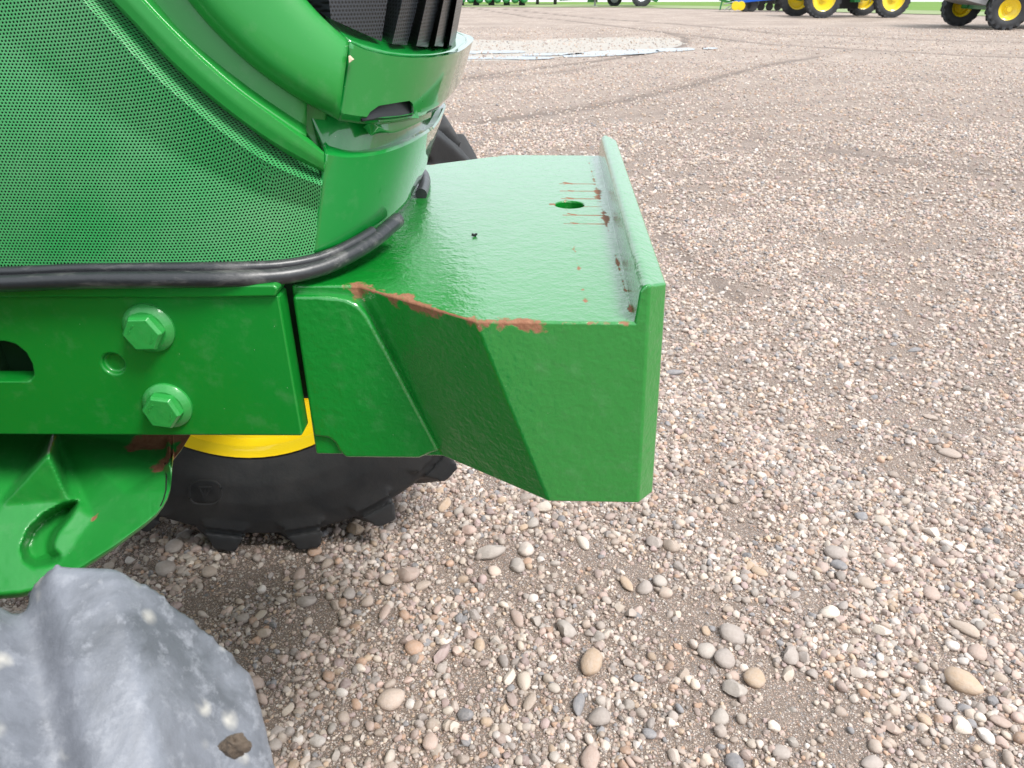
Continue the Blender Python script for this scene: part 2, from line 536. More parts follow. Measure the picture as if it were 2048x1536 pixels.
def build_ground():
    xs = sorted([-v for v in growing(3.0, 700, 0.1, 1.12)]) + list(np.arange(-2.95, 6, 0.05)) + list(np.arange(6, 22, 0.11)) + growing(22, 1200, .15, 1.12)
    ys = sorted([-v for v in growing(1.0, 500, 0.1, 1.2)]) + list(np.arange(-0.95, 7, 0.05)) + list(np.arange(7, 36, 0.11)) + growing(36, 1500, .3, 1.09)
    xs, ys = np.array(xs), np.array(ys)
    X, Y = np.meshgrid(xs, ys)
    x, y = X.ravel(), Y.ravel()
    z = gz(x, y)
    co = np.stack([x, y, z], 1)
    nx, ny = len(xs), len(ys)
    i = np.arange(ny - 1)[:, None] * nx + np.arange(nx - 1)[None, :]
    f = np.stack([i, i + 1, i + 1 + nx, i + nx], -1).reshape(-1, 4)
    me = bpy.data.meshes.new('gravel_lot')
    me.vertices.add(len(co)); me.vertices.foreach_set('co', co.ravel())
    me.loops.add(f.size); me.loops.foreach_set('vertex_index', f.ravel())
    me.polygons.add(len(f)); me.polygons.foreach_set('loop_start', np.arange(0, f.size, 4))
    me.polygons.foreach_set('use_smooth', np.ones(len(f), bool))
    me.update()
    silt = inpoly(x, y, SILT).astype(float)
    # soften a little
    S = silt.reshape(ny, nx)
    for _ in range(3):
        S[1:-1, 1:-1] = (S[1:-1, 1:-1] + S[:-2, 1:-1] + S[2:, 1:-1] + S[1:-1, :-2] + S[1:-1, 2:]) / 5
    for nm, v in (('rut', rut(x, y)), ('silt', S.ravel()), ('mud', mudf(x, y))):
        a = me.attributes.new(nm, 'FLOAT', 'POINT'); a.data.foreach_set('value', v.astype(np.float32))
    o = bpy.data.objects.new('gravel_lot', me); COL.objects.link(o)
    tag(o, kind='structure')
    m = Nt('gravel_ground')
    P = m.tc.outputs['Object']

    def att(n):
        a = m.n.new('ShaderNodeAttribute'); a.attribute_name = n; return a.outputs['Fac']
    cd = m.n.new('ShaderNodeSeparateXYZ'); m.link(P, cd.inputs[0])
    far = m.math('MULTIPLY', m.math('SUBTRACT', cd.outputs[1], 9.0), 0.1, clamp=True)      # fewer loose stones are built out there
    # fine soil with crumbs
    soil = m.mix(m.noise(14, 6, 0.65), (0.125, 0.093, 0.075), (0.235, 0.185, 0.152))
    v1 = m.n.new('ShaderNodeTexVoronoi'); v1.inputs['Scale'].default_value = 170; m.link(P, v1.inputs['Vector'])
    v2 = m.n.new('ShaderNodeTexVoronoi'); v2.inputs['Scale'].default_value = 420; m.link(P, v2.inputs['Vector'])
    pal = [(0, (.40, .31, .25)), (.2, (.30, .26, .24)), (.42, (.50, .40, .34)), (.6, (.42, .29, .23)), (.78, (.6, .53, .48)), (.92, (.24, .22, .22))]
    sp = m.n.new('ShaderNodeSeparateColor'); m.link(v1.outputs['Color'], sp.inputs[0])
    sp2 = m.n.new('ShaderNodeSeparateColor'); m.link(v2.outputs['Color'], sp2.inputs[0])
    g1 = m.math('MULTIPLY', m.math('LESS_THAN', v1.outputs['Distance'], 0.42), m.math('GREATER_THAN', sp.outputs[1], 0.35))
    g2 = m.math('MULTIPLY', m.math('LESS_THAN', v2.outputs['Distance'], 0.42), m.math('GREATER_THAN', sp2.outputs[1], 0.45))
    near = m.mix(g2, soil, m.ramp(sp2.outputs[0], pal, 'CONSTANT'))
    near = m.mix(g1, near, m.ramp(sp.outputs[0], pal, 'CONSTANT'))
    # distance: stones of a few centimetres, stretched by nothing, just bigger cells
    v3 = m.n.new('ShaderNodeTexVoronoi'); v3.inputs['Scale'].default_value = 22; m.link(P, v3.inputs['Vector'])
    s3 = m.n.new('ShaderNodeSeparateColor'); m.link(v3.outputs['Color'], s3.inputs[0])
    f3 = m.ramp(s3.outputs[0], [(0, (.22, .17, .14)), (.25, (.33, .27, .22)), (.5, (.40, .325, .27)), (.75, (.47, .39, .33)), (.93, (.62, .56, .50))], 'CONSTANT')
    f3 = m.mix(0.42, f3, (0.42, 0.335, 0.29))
    blot = m.noise(0.5, 6, 0.62)
    f3 = m.mix(m.ramp(blot, [(0.40, 0.55), (0.60, 0.0)]), f3, (0.25, 0.20, 0.17))
    c = m.mix(far, near, f3)
    streak = m.noise(6, 5, 0.6)
    rt = m.math('MULTIPLY', att('rut'), m.math('ADD', 0.62, m.math('MULTIPLY', streak, 0.9)), clamp=True)
    c = m.mix(m.math('MULTIPLY', rt, 0.8), c, (0.15, 0.118, 0.10))
    sl = m.ramp(m.math('ADD', att('silt'), m.math('MULTIPLY', m.math('SUBTRACT', m.noise(1.6, 6, 0.7), 0.5), 1.0)), [(0.35, 0), (0.65, 0.85)])
    c = m.mix(sl, c, (0.44, 0.41, 0.37))
    h = m.math('ADD', m.math('MULTIPLY', m.math('SUBTRACT', 0.6, v1.outputs['Distance'], clamp=True), g1),
               m.math('MULTIPLY', m.math('SUBTRACT', 0.6, v2.outputs['Distance'], clamp=True), 0.5))
    h = m.math('ADD', h, m.math('MULTIPLY', m.noise(35, 5, .6), 1.5))
    n1 = m.bump(h, 0.8, 0.004)
    h3 = m.math('ADD', m.math('MULTIPLY', v3.outputs['Distance'], -1.0), m.math('MULTIPLY', m.noise(5, 5), 1.3))
    n2 = m.n.new('ShaderNodeBump'); n2.inputs['Distance'].default_value = 0.03
    m.link(h3, n2.inputs['Height']); m.link(n1, n2.inputs['Normal']); m.link(m.math('MULTIPLY', far, 0.7), n2.inputs['Strength'])
    m.set(color=c, rough=m.math('SUBTRACT', 0.9, m.math('MULTIPLY', att('mud'), 0.25)), normal=n2.outputs[0], spec=0.3)
    me.materials.append(m.m)
    return o


GROUND = build_ground()

# ------------------------------------------------------------------ stones
PAL = [(.42, .345, .275), (.36, .32, .285), (.49, .40, .325), (.30, .27, .245), (.45, .345, .285), (.58, .51, .44), (.38, .315, .26), (.51, .38, .32),
       (.41, .375, .33), (.33, .255, .22), (.62, .58, .53), (.46, .345, .235), (.21, .215, .225), (.46, .30, .20), (.37, .28, .26), (.55, .475, .385),
       (.40, .31, .265), (.37, .32, .275), (.63, .565, .475), (.44, .375, .31)]


def stone_material():
    m = Nt('river_stone')
    a = m.n.new('ShaderNodeAttribute'); a.attribute_type = 'INSTANCER'; a.attribute_name = 'tint'
    n = len(PAL)
    c = m.ramp(a.outputs['Fac'], [((i) / n, PAL[i]) for i in range(n)], 'CONSTANT')
    b = m.n.new('ShaderNodeAttribute'); b.attribute_type = 'INSTANCER'; b.attribute_name = 'shade'
    c = m.mix(1.0, c, m.math('ADD', 0.70, m.math('MULTIPLY', b.outputs['Fac'], 0.52)), 'MULTIPLY')
    c = m.mix(1.0, c, (1.0, 0.955, 0.955), 'MULTIPLY')
    c = m.mix(0.04, c, (0.85, 0.76, 0.71))
    n1 = m.noise(2.2, 5, 0.65)
    c = m.mix(m.ramp(n1, [(0.4, 0.0), (0.7, 0.35)]), c, (0.56, 0.50, 0.46))
    c = m.mix(m.ramp(m.noise(9, 5, 0.7), [(0.5, 0.0), (0.75, 0.4)]), c, (0.22, 0.17, 0.14))
    return m.set(color=c, rough=0.62, spec=0.35, normal=m.bump(m.noise(7, 5, 0.65), 0.25, 0.05))


M['stone'] = stone_material()


def stone_mesh(k, sub):
    bm = bmesh.new()
    bmesh.ops.create_icosphere(bm, subdivisions=sub, radius=1)
    rs = random.Random(100 + k)
    dirs = [Vector((rs.gauss(0, 1), rs.gauss(0, 1), rs.gauss(0, 1))).normalized() for _ in range(7)]
    cut = [rs.uniform(0.50, 0.90) for _ in dirs]
    dirs += [Vector((rs.gauss(0, 1), rs.gauss(0, 1), rs.gauss(0, 1))).normalized() for _ in range(4)]
    cut += [rs.uniform(0.6, 0.85) for _ in range(4)]
    lob = [Vector((rs.gauss(0, 1), rs.gauss(0, 1), rs.gauss(0, 1))).normalized() for _ in range(3)]
    ang = (k % 2 == 0)
    for v in bm.verts:
        p = v.co.copy()
        for d in lob: p += d * 0.13 * (p.dot(d)) ** 2
        for d, c in zip(dirs, cut):
            q = p.dot(d)
            if q > c: p -= d * (q - c) * (0.92 if ang else 0.6)
        v.co = p
    me = bpy.data.meshes.new('pebble_shape')
    bm.to_mesh(me); bm.free()
    me.polygons.foreach_set('use_smooth', [True] * len(me.polygons))
    if ang: me.set_sharp_from_angle(angle=R(38))
    me.materials.append(M['stone'])
    return me


SHAPES = [stone_mesh(k, 2) for k in range(12)]

# stones one can single out in the photograph: (px, py, long px, short px, angle in the picture, palette index)
BIG = [(985, 1108, 62, 34, 25, 8), (1053, 1104, 40, 34, 0, 5), (1037, 1136, 36, 32, 0, 8), (818, 1152, 50, 36, 10, 4), (776, 1163, 36, 22, 0, 2),
       (845, 1172, 34, 18, 25, 0), (1180, 1332, 56, 52, 70, 11), (1132, 1262, 42, 38, 20, 8), (1254, 1172, 44, 26, -60, 11), (1290, 1180, 36, 30, 0, 1),
       (828, 1296, 38, 30, 20, 13), (816, 1282, 36, 24, 30, 16), (885, 1306, 54, 30, 65, 14), (782, 1397, 56, 38, 40, 2), (1157, 1414, 50, 30, 70, 12),
       (1200, 1439, 52, 38, 0, 1), (1048, 1366, 38, 34, 80, 15), (1020, 1358, 34, 26, 70, 18), (1022, 1380, 20, 16, 0, 12), (1060, 1408, 40, 28, 60, 0),
       (1024, 1404, 34, 22, -70, 9), (862, 1485, 40, 36, 0, 4), (1180, 1520, 50, 46, 80, 4), (932, 1430, 34, 26, 40, 12), (960, 1294, 28, 26, 0, 11),
       (940, 1272, 34, 22, -20, 16), (926, 1520, 30, 22, 0, 6), (820, 1406, 22, 22, 0, 10), (1034, 1240, 36, 28, -60, 4), (1072, 1244, 30, 24, 0, 8),
       (1166, 1088, 34, 26, -60, 18), (1088, 1018, 42, 26, 5, 18), (1066, 1050, 30, 26, 0, 8), (1310, 1090, 36, 30, 0, 1), (1344, 1096, 36, 28, 0, 0),
       (890, 1012, 34, 30, 70, 11), (940, 1064, 30, 24, 20, 7), (1320, 1168, 36, 22, 0, 8), (1466, 1274, 60, 36, -15, 1), (1450, 1325, 50, 34, -25, 1),
       (1412, 1306, 34, 40, 60, 8), (1510, 1362, 50, 38, -30, 11), (1582, 1318, 40, 36, -20, 1), (1576, 1350, 34, 26, 60, 15), (1470, 1386, 54, 38, -10, 8),
       (1660, 1230, 42, 30, -10, 18), (1764, 1268, 40, 22, -15, 18), (1716, 1352, 34, 26, 20, 5), (1924, 1370, 72, 44, -30, 11), (1932, 1262, 54, 26, -45, 0),
       (1954, 1312, 40, 30, -25, 4), (1862, 1192, 40, 28, -10, 4), (1922, 1456, 50, 32, -10, 18), (1972, 1478, 40, 30, -60, 10), (2004, 1490, 26, 24, 0, 7),
       (1784, 1462, 38, 26, -30, 4), (1888, 1416, 36, 26, -20, 1), (1848, 1444, 32, 26, -60, 11), (2000, 1450, 44, 26, -20, 4), (1668, 1112, 48, 30, -10, 1),
       (1764, 1048, 38, 24, -5, 15), (1722, 1038, 30, 22, -10, 12), (1862, 1068, 46, 24, 0, 5), (1676, 1134, 32, 22, -25, 12), (1644, 1138, 26, 22, 30, 16),
       (1912, 1114, 28, 20, -10, 16), (1876, 1130, 34, 22, -30, 16), (1732, 1170, 36, 22, -30, 0), (1518, 1146, 34, 18, -25, 11), (1580, 1154, 28, 22, 0, 8),
       (1900, 910, 60, 20, -25, 6), (1866, 884, 26, 20, 0, 3), (1862, 834, 64, 14, -20, 6), (1348, 746, 46, 14, 0, 12), (1330, 1190, 30, 22, 0, 2),
       (348, 1096, 40, 34, 0, 1), (332, 1140, 42, 30, 10, 1), (440, 1092, 40, 22, 10, 9), (376, 1072, 28, 22, 0, 3), (420, 1146, 34, 24, 25, 0),
       (470, 1082, 30, 22, -30, 14), (630, 1105, 30, 22, 30, 13), (615, 1204, 40, 26, 20, 1), (598, 1172, 28, 22, 0, 0), (600, 1150, 30, 28, 0, 4),
       (530, 1270, 30, 24, 20, 0), (515, 1368, 42, 26, 5, 4), (488, 1240, 34, 22, 5, 1), (520, 1232, 34, 16, 45, 15), (446, 1345, 44, 34, -10, 7),
       (578, 1420, 28, 26, 60, 15), (552, 1492, 34, 24, 10, 1), (640, 1120, 30, 20, 0, 17), (700, 1190, 32, 26, 0, 1), (736, 1205, 30, 24, 0, 2),
       (770, 1225, 36, 26, 80, 4), (655, 1128, 26, 18, 30, 0), (712, 1062, 40, 30, 0, 11), (768, 1036, 38, 26, 0, 0), (780, 1058, 24, 16, 0, 1),
       (1560, 1510, 40, 30, 0, 1), (1470, 1530, 46, 34, 0, 12), (1745, 1530, 50, 30, 0, 1), (1440, 1440, 40, 34, 0, 8), (1830, 700, 30, 12, 0, 12)]


def build_stones():
    placed = []
    cells = {}

    def put(x, y, rx, ry, rz, yaw, tint, shade, k, tilt=0.3):
        o = bpy.data.objects.new('pebble', SHAPES[k])
        z = float(gz(np.array([x]), np.array([y]))[0])
        o.location = (x, y, z + rz * 0.42)
        o.rotation_euler = (random.uniform(-tilt, tilt), random.uniform(-tilt, tilt), yaw)
        o.scale = (rx, ry, rz)
        o['tint'] = tint; o['shade'] = shade
        link(o, GROUND)
        placed.append((x, y, max(rx, ry)))
    for px, py, a, b, ang, ci in BIG:
        g = ground_at(px, py)
        dep = g.y * CP + H * SP
        sc = dep / F
        th = R(ang)
        # picture axes to ground axes: the ground is foreshortened towards the camera
        fs = H / math.hypot(g.y, H)
        v = Vector((math.cos(th), math.sin(th) / max(fs, .35)))
        la = a * 0.5 * sc * min(v.length, 1.35)
        lb = b * 0.5 * sc * (1.0 if abs(ang) > 45 else min(1 / max(fs, .45), 1.35))
        la = min(la, lb * 2.0)
        put(g.x, g.y, la, lb, min(la, lb) * random.uniform(.6, .75), math.atan2(v.y, v.x), (ci + .5) / len(PAL), random.uniform(.35, .75), random.randrange(12), 0.15)
    n = 0
    while len(placed) < 297 and n < 20000:
        n += 1
        px, py = random.uniform(300, 2060), random.uniform(560, 1560)
        if py < 1010 and px < 1330: continue
        if py < 760 and random.random() < .75: continue
        g = ground_at(px, py)
        r = random.choice([.012, .014, .016, .018, .022]) * (1 + .03 * g.y)
        if any((g.x - q[0]) ** 2 + (g.y - q[1]) ** 2 < (q[2] + r) ** 2 for q in placed): continue
        if float(mudf(np.array([g.x]), np.array([g.y]))[0]) > .6 and random.random() < .8: continue
        e = random.uniform(.62, .95)
        put(g.x, g.y, r, r * e, r * random.uniform(.5, .8), random.uniform(0, 6.3), random.random() * .999, random.random(), random.randrange(12))
    big = np.array(placed)

    # everything smaller: one mass of loose gravel
    PX, PY, PR = [], [], []

    def scatter(x0, x1, y0, y1, dens, r0, r1, power=2.2, mudk=0.9, keepbig=True, wedge=None):
        n_ = int((x1 - x0) * (y1 - y0) * dens)
        x = RNG.uniform(x0, x1, n_); y = RNG.uniform(y0, y1, n_)
        u = RNG.random(n_)
        r = (r0 ** (-power) + u * (r1 ** (-power) - r0 ** (-power))) ** (-1 / power)
        clump = fbm(x, y, 3.1, 8)
        keep = RNG.random(n_) > mudk * mudf(x, y)
        keep &= RNG.random(n_) < np.clip(0.30 + 2.0 * (clump - .30), 0.12, 1)
        keep &= RNG.random(n_) > 0.75 * rut(x, y)
        if wedge: keep &= (x < wedge * (y + 1.5)) & (x > -1.8 - 0.75 * y * (y > 3))
        # nothing small on the very spot of a big stone
        if keepbig:
            for bx, by, br in big:
                if x0 - .1 < bx < x1 + .1 and y0 - .1 < by < y1 + .1:
                    keep &= (np.hypot(x - bx, y - by) > br * 0.85)
        PX.append(x[keep]); PY.append(y[keep]); PR.append(r[keep])
    # near ground: under and around the camera
    scatter(-2.0, 2.5, 0.7, 3.2, 10000, .0026, .0055, 2.0, .55)
    scatter(-2.0, 2.5, 0.7, 3.2, 6500, .0055, .010, 1.8, .93)
    scatter(-2.0, 2.5, 0.7, 3.2, 2100, .010, .022, 2.0, .97)
    scatter(-2.0, 2.6, -1.0, 0.7, 2500, .004, .012, 2.0, .9)
    scatter(-2.5, 5.0, 3.2, 6.5, 3400, .006, .012, 2.0, .9, wedge=.85)
    scatter(-2.5, 5.0, 3.2, 6.5, 1150, .012, .022, 2.2, .95, wedge=.85)
    scatter(-3.0, 9.0, 6.5, 11, 950, .009, .016, 2.2, .9, wedge=.80)
    scatter(-3.0, 9.0, 6.5, 11, 420, .016, .027, 2.2, .9, wedge=.80)
    scatter(-3.0, 16.0, 11, 20, 230, .015, .028, 2.2, .85, wedge=.78)
    scatter(-4.0, 27.0, 20, 36, 34, .020, .036, 2.6, .5, keepbig=False, wedge=.76)
    x, y, r = np.concatenate(PX), np.concatenate(PY), np.concatenate(PR)
    N = len(x)
    print('gravel stones', N)
    z = gz(x, y)
    e = RNG.uniform(.6, 1, N); t = RNG.uniform(.45, .85, N)
    scl = np.stack([r, r * e, r * t], 1)
    z = z + r * t * RNG.uniform(.1, .65, N)
    rot = np.stack([RNG.uniform(-.45, .45, N), RNG.uniform(-.45, .45, N), RNG.uniform(0, 6.28, N)], 1)
    me = bpy.data.meshes.new('loose_gravel')
    me.vertices.add(N); me.vertices.foreach_set('co', np.stack([x, y, z], 1).ravel())
    for nm, ty, v, key in (('scl', 'FLOAT_VECTOR', scl, 'vector'), ('rot', 'FLOAT_VECTOR', rot, 'vector'),
                           ('idx', 'INT', RNG.integers(0, 12, N), 'value'), ('tint', 'FLOAT', RNG.random(N) * .999, 'value'),
                           ('shade', 'FLOAT', RNG.random(N), 'value')):
        a = me.attributes.new(nm, ty, 'POINT')
        a.data.foreach_set(key, np.ascontiguousarray(v).ravel())
    o = bpy.data.objects.new('loose_gravel', me); COL.objects.link(o)
    tag(o, 'loose rounded beige and grey river gravel covering the yard', 'gravel', kind='stuff')
    me.materials.append(M['stone'])
    ng = bpy.data.node_groups.new('scatter_gravel', 'GeometryNodeTree')
    ng.interface.new_socket('Geometry', in_out='INPUT', socket_type='NodeSocketGeometry')
    ng.interface.new_socket('Geometry', in_out='OUTPUT', socket_type='NodeSocketGeometry')
    gi, go = ng.nodes.new('NodeGroupInput'), ng.nodes.new('NodeGroupOutput')
    iop = ng.nodes.new('GeometryNodeInstanceOnPoints')
    g2i = ng.nodes.new('GeometryNodeGeometryToInstance')
    srcs = {}
    for ob in GROUND.children:
        srcs.setdefault(ob.data.name, ob)
    for nm in sorted(srcs):
        oi = ng.nodes.new('GeometryNodeObjectInfo'); oi.transform_space = 'ORIGINAL'
        oi.inputs['Object'].default_value = srcs[nm]; oi.inputs['As Instance'].default_value = False
        ng.links.new(oi.outputs['Geometry'], g2i.inputs[0])

    def na(nm, ty):
        a = ng.nodes.new('GeometryNodeInputNamedAttribute'); a.data_type = ty; a.inputs['Name'].default_value = nm
        return [s for s in a.outputs if s.enabled and s.name == 'Attribute'][0]
    ng.links.new(gi.outputs[0], iop.inputs['Points'])
    ng.links.new(g2i.outputs[0], iop.inputs['Instance'])
    iop.inputs['Pick Instance'].default_value = True
    ng.links.new(na('idx', 'INT'), iop.inputs['Instance Index'])
    ng.links.new(na('rot', 'FLOAT_VECTOR'), iop.inputs['Rotation'])
    ng.links.new(na('scl', 'FLOAT_VECTOR'), iop.inputs['Scale'])
    ng.links.new(iop.outputs[0], go.inputs[0])
    md = o.modifiers.new('scatter', 'NODES'); md.node_group = ng


build_stones()

# ------------------------------------------------------------------ far ground: puddles, grass, road
water = Nt('puddle_water')
M['water'] = water.set(color=(0.10, 0.09, 0.08), rough=0.03, ior=1.33, coat=1.0, coatr=0.02,
                       normal=water.bump(water.noise(3, 2), 0.05, 0.01))


def puddle(pts, seed):
    rs = random.Random(seed)
    out = []
    P = catmull([*pts, pts[0]], 60)[:-1]
    bm = bmesh.new()
    vs = []
    for p in P:
        g = ground_at(p[0] + rs.uniform(-3, 3), p[1] + rs.uniform(-.35, .35))
        vs.append(bm.verts.new((g.x, g.y, 0.012)))
    f = bm.faces.new(vs)
    if f.normal.z < 0: f.normal_flip()
    bmesh.ops.triangulate(bm, faces=bm.faces)
    o = mk('puddle', bm, M['water'], None, smooth=False)
    tag(o, kind='structure')
    return o


puddle([(915, 120), (980, 119), (1060, 120), (1112, 116.5), (1060, 113.5), (980, 114.5), (915, 114)], 1)
puddle([(915, 109), (980, 107.5), (1045, 106), (1040, 102), (980, 102), (915, 104)], 2)
puddle([(1130, 115), (1180, 114), (1260, 110), (1315, 105), (1300, 99), (1240, 101), (1180, 104.5), (1130, 110)], 3)
puddle([(1312, 104), (1350, 103.5), (1388, 100.5), (1382, 96.5), (1350, 97), (1315, 99)], 4)
puddle([(1405, 99), (1432, 98.5), (1430, 95.5), (1408, 96)], 5)
puddle([(1045, 112.5), (1120, 111.5), (1172, 108), (1120, 106.5), (1048, 108.5)], 6)

grass_m = Nt('grass_strip')
gc = grass_m.mix(grass_m.noise(0.35, 5, .6), (0.085, 0.175, 0.014), (0.15, 0.26, 0.035))
grass_m.set(color=gc, rough=0.9, normal=grass_m.bump(grass_m.noise(12, 4), 0.6, 0.05))
grass2 = Nt('mown_verge')
grass2.set(color=grass2.mix(grass2.noise(0.6, 5, .65), (0.17, 0.23, 0.08), (0.28, 0.32, 0.17)), rough=0.9)
conc = simple('pale_road', (0.55, 0.55, 0.53), rough=0.85, var=0.08, scale=0.4)


def strip(name, pts, z, mat):
    bm = bmesh.new()
    n = len(pts) // 2
    A = [bm.verts.new((*p, z)) for p in pts[:n]]; B_ = [bm.verts.new((*p, z)) for p in pts[n:]]
    for i in range(n - 1):
        f = bm.faces.new((A[i], A[i + 1], B_[i + 1], B_[i]))
    bmesh.ops.recalc_face_normals(bm, faces=bm.faces)
    for f in bm.faces:
        if f.normal.z < 0: f.normal_flip()
    o = mk(name, bm, mat, None, smooth=False); tag(o, kind='structure'); return o


def edge_line(pairs, y_extra=0):
    return [tuple(ground_at(px, py))[:2] for px, py in pairs]


e0 = edge_line([(1240, 15), (1440, 19), (1800, 28), (2100, 36)])
e0 = [(-400, 82)] + e0 + [(140, e0[-1][1] - 18)]
e1 = edge_line([(1240, 10), (1440, 13), (1800, 20.5), (2100, 27)])
e1 = [(-400, 92)] + e1 + [(140, e1[-1][1] - 18)]
e2 = edge_line([(1240, 4.5), (1440, 4), (1800, 4), (2100, 4)])
e2 = [(-400, 100)] + e2 + [(140, e2[-1][1])]
e3 = [(x, y + 9) for x, y in e2]
e4 = [(x * 6, 1200) for x, y in e2]
strip('verge', e0 + e1, 0.03, grass2.m)
strip('grass_field', e1 + e2, 0.034, grass_m.m)
strip('road', e2 + e3, 0.038, conc)
strip('far_field', e3 + e4, 0.034, grass_m.m)

# ------------------------------------------------------------------ wheel builder
def tyre_bm(Rad, width, rim_r, n_lug, lug_h, lug_w, hand=1, lug_base=1.7, seg=96, ang=0.30, closed=False, gs=(1.25, 2.3, 3.2)):
    bm = bmesh.new()
    hw = width / 2
    body = Rad - lug_h
    prof = [(-hw * .62, rim_r), (-hw * .80, rim_r + .012), (-hw * .84, rim_r + .03), (-hw * .97, rim_r + (body - rim_r) * .30), (-hw * 1.02, rim_r + (body - rim_r) * .52),
            (-hw * .99, rim_r + (body - rim_r) * .74), (-hw * .93, body * .985 - .012), (-hw * .80, body - .006), (-hw * .4, body + .004), (0, body + .006)]
    prof = prof + [(-a, b) for a, b in prof[-2::-1]]
    if closed: prof = prof + [prof[0]]
    rings = []
    for k in range(seg):
        t = 2 * math.pi * k / seg
        rings.append([bm.verts.new((r * math.cos(t), y, r * math.sin(t))) for y, r in prof])
    for k in range(seg):
        A, B_ = rings[k], rings[(k + 1) % seg]
        for j in range(len(prof) - 1):
            bm.faces.new((A[j], B_[j], B_[j + 1], A[j + 1]))
    # chevron bars: from just past the centre line to the shoulder and a little down the side
    st = [(-.06, 0, 1.0), (.12, 0, 1.0), (.40, .30, 1.0), (.70, .66, 1.0), (.90, .90, 1.0), (1.0, 1.0, 1.0)]
    for side in (-1, 1):
        for k in range(n_lug):
            t0 = 2 * math.pi * (k + (0.25 if side > 0 else -0.25)) / n_lug
            rows = []
            for f, a, wsc in st:
                y = side * hw * f * .985
                t = t0 + hand * ang * (f if f > 0 else f)
                rt = Rad - 0.012 * f * f
                rb = body - 0.012
                wt = lug_w * .5 * wsc / Rad
                wb = wt * lug_base
                rows.append([(rb, t - wb, y), (rt - lug_h * .45, t - wt * 1.5, y), (rt, t - wt, y), (rt, t + wt, y), (rt - lug_h * .45, t + wt * 1.5, y), (rb, t + wb, y)])
            # wrap down the shoulder
            y = side * hw * 1.035
            t = t0 + hand * ang
            for dr, g in zip((lug_h * .22, lug_h * 1.0, lug_h * 2.6), gs):
                wt = lug_w * .5 * g / Rad
                yy = side * hw * (1.045 if dr < lug_h * .9 else 1.035 if dr < 2 * lug_h else .985)
                q = [(Rad - dr, t - wt, yy), (Rad - dr, t - wt * .8, yy), (Rad - dr, t - wt * .4, yy * 1.002), (Rad - dr, t + wt * .4, yy * 1.002), (Rad - dr, t + wt * .8, yy), (Rad - dr, t + wt, yy)]
                rows.append(q)
            V = [[bm.verts.new((r * math.cos(a), y_, r * math.sin(a))) for r, a, y_ in row] for row in rows]
            fs = []
            for A, B_ in zip(V, V[1:]):
                for j in range(6 if closed else 5):
                    fs.append(bm.faces.new((A[j], A[(j + 1) % 6], B_[(j + 1) % 6], B_[j])))
            fs.append(bm.faces.new(V[0])); fs.append(bm.faces.new(V[-1][::-1]))
            bmesh.ops.recalc_face_normals(bm, faces=fs)
            c = sum((v.co for r_ in V for v in r_), Vector()) / (len(V) * 6)
            tf = fs[2]
            if not closed and tf.normal.dot(Vector((c.x, 0, c.z))) < 0:
                bmesh.ops.reverse_faces(bm, faces=fs)
    return bm


def revolve(bm, prof, seg=72):
    rings = [[bm.verts.new((r * math.cos(2 * math.pi * k / seg), y, r * math.sin(2 * math.pi * k / seg))) for y, r in prof] for k in range(seg)]
    for k in range(seg):
        A, B_ = rings[k], rings[(k + 1) % seg]
        for j in range(len(prof) - 1):
            bm.faces.new((A[j], B_[j], B_[j + 1], A[j + 1]))


def rim_bm(r, width, disc_y, seg=72, hub=True):
    """barrel with flanges on both sides and a dished disc"""
    bm = bmesh.new(); hw = width / 2 * .80
    revolve(bm, [(-hw - .006, r + .022), (-hw, r + .026), (-hw + .008, r + .018), (-hw + .02, r - .004), (-hw + .06, r - .010), (-hw + .085, r - .05), (-hw + .10, r - .055),
                 (hw - .10, r - .055), (hw - .085, r - .05), (hw - .06, r - .010), (hw - .02, r - .004), (hw - .008, r + .018), (hw, r + .026), (hw + .006, r + .022)], seg)
    revolve(bm, [(disc_y, r - .055), (disc_y * .9, r - .10), (disc_y * .5, r * .62), (disc_y * .5 + .01, r * .45), (disc_y * .8, r * .36), (disc_y * .8, 0.001)], seg)
    bmesh.ops.recalc_face_normals(bm, faces=bm.faces)
    for k in range(8):
        a = k / 8 * 2 * math.pi
        s = 1 if disc_y > 0 else -1
        cyl(bm, (r * .38 * math.cos(a), disc_y * .6 - s * .01, r * .38 * math.sin(a)), (r * .38 * math.cos(a), disc_y * .6 + s * .04, r * .38 * math.sin(a)), .018, n=6)
    cyl(bm, (0, disc_y * .5, 0), (0, disc_y * .5 + (.1 if disc_y > 0 else -.1), 0), r * .24, n=24)
    return bm


# ------------------------------------------------------------------ the tractor
TRACTOR = empty('tractor', TB, YAW)
tag(TRACTOR, 'green farm tractor filling the foreground, front end with mesh side screen and weight bracket', 'tractor')
YC = 1.135
ZP = 1.403
LX = (Vector((1, 0, 0)))


def sup(y, z, off):
    """x of the nose surface at y, z"""
    a = 0.355 - 0.10 * max(z - 1.42, -.05) + off
    b = 0.305 + 0.36 * (z - 1.42) + off
    return a, b


def G(p, off):
    a, b = sup(p.y, p.z, off)
    u = abs(p.y - YC) / a
    v = max(p.x + 0.45, 0) / b
    return u ** 3.4 + v ** 3.4 - 1


def hit(px, py, off=0.0):
    d = tray(px, py)
    t0, g0 = 0.45, G(TC + d * 0.45, off)
    best, bt = 1e9, None
    t = 0.45
    while t < 1.9:
        t += 0.01
        g = G(TC + d * t, off)
        if g < best: best, bt = g, t
        if g <= 0:
            lo, hi = t - 0.01, t
            for _ in range(18):
                mid = (lo + hi) / 2
                if G(TC + d * mid, off) > 0: lo = mid
                else: hi = mid
            return TC + d * hi
    return TC + d * bt


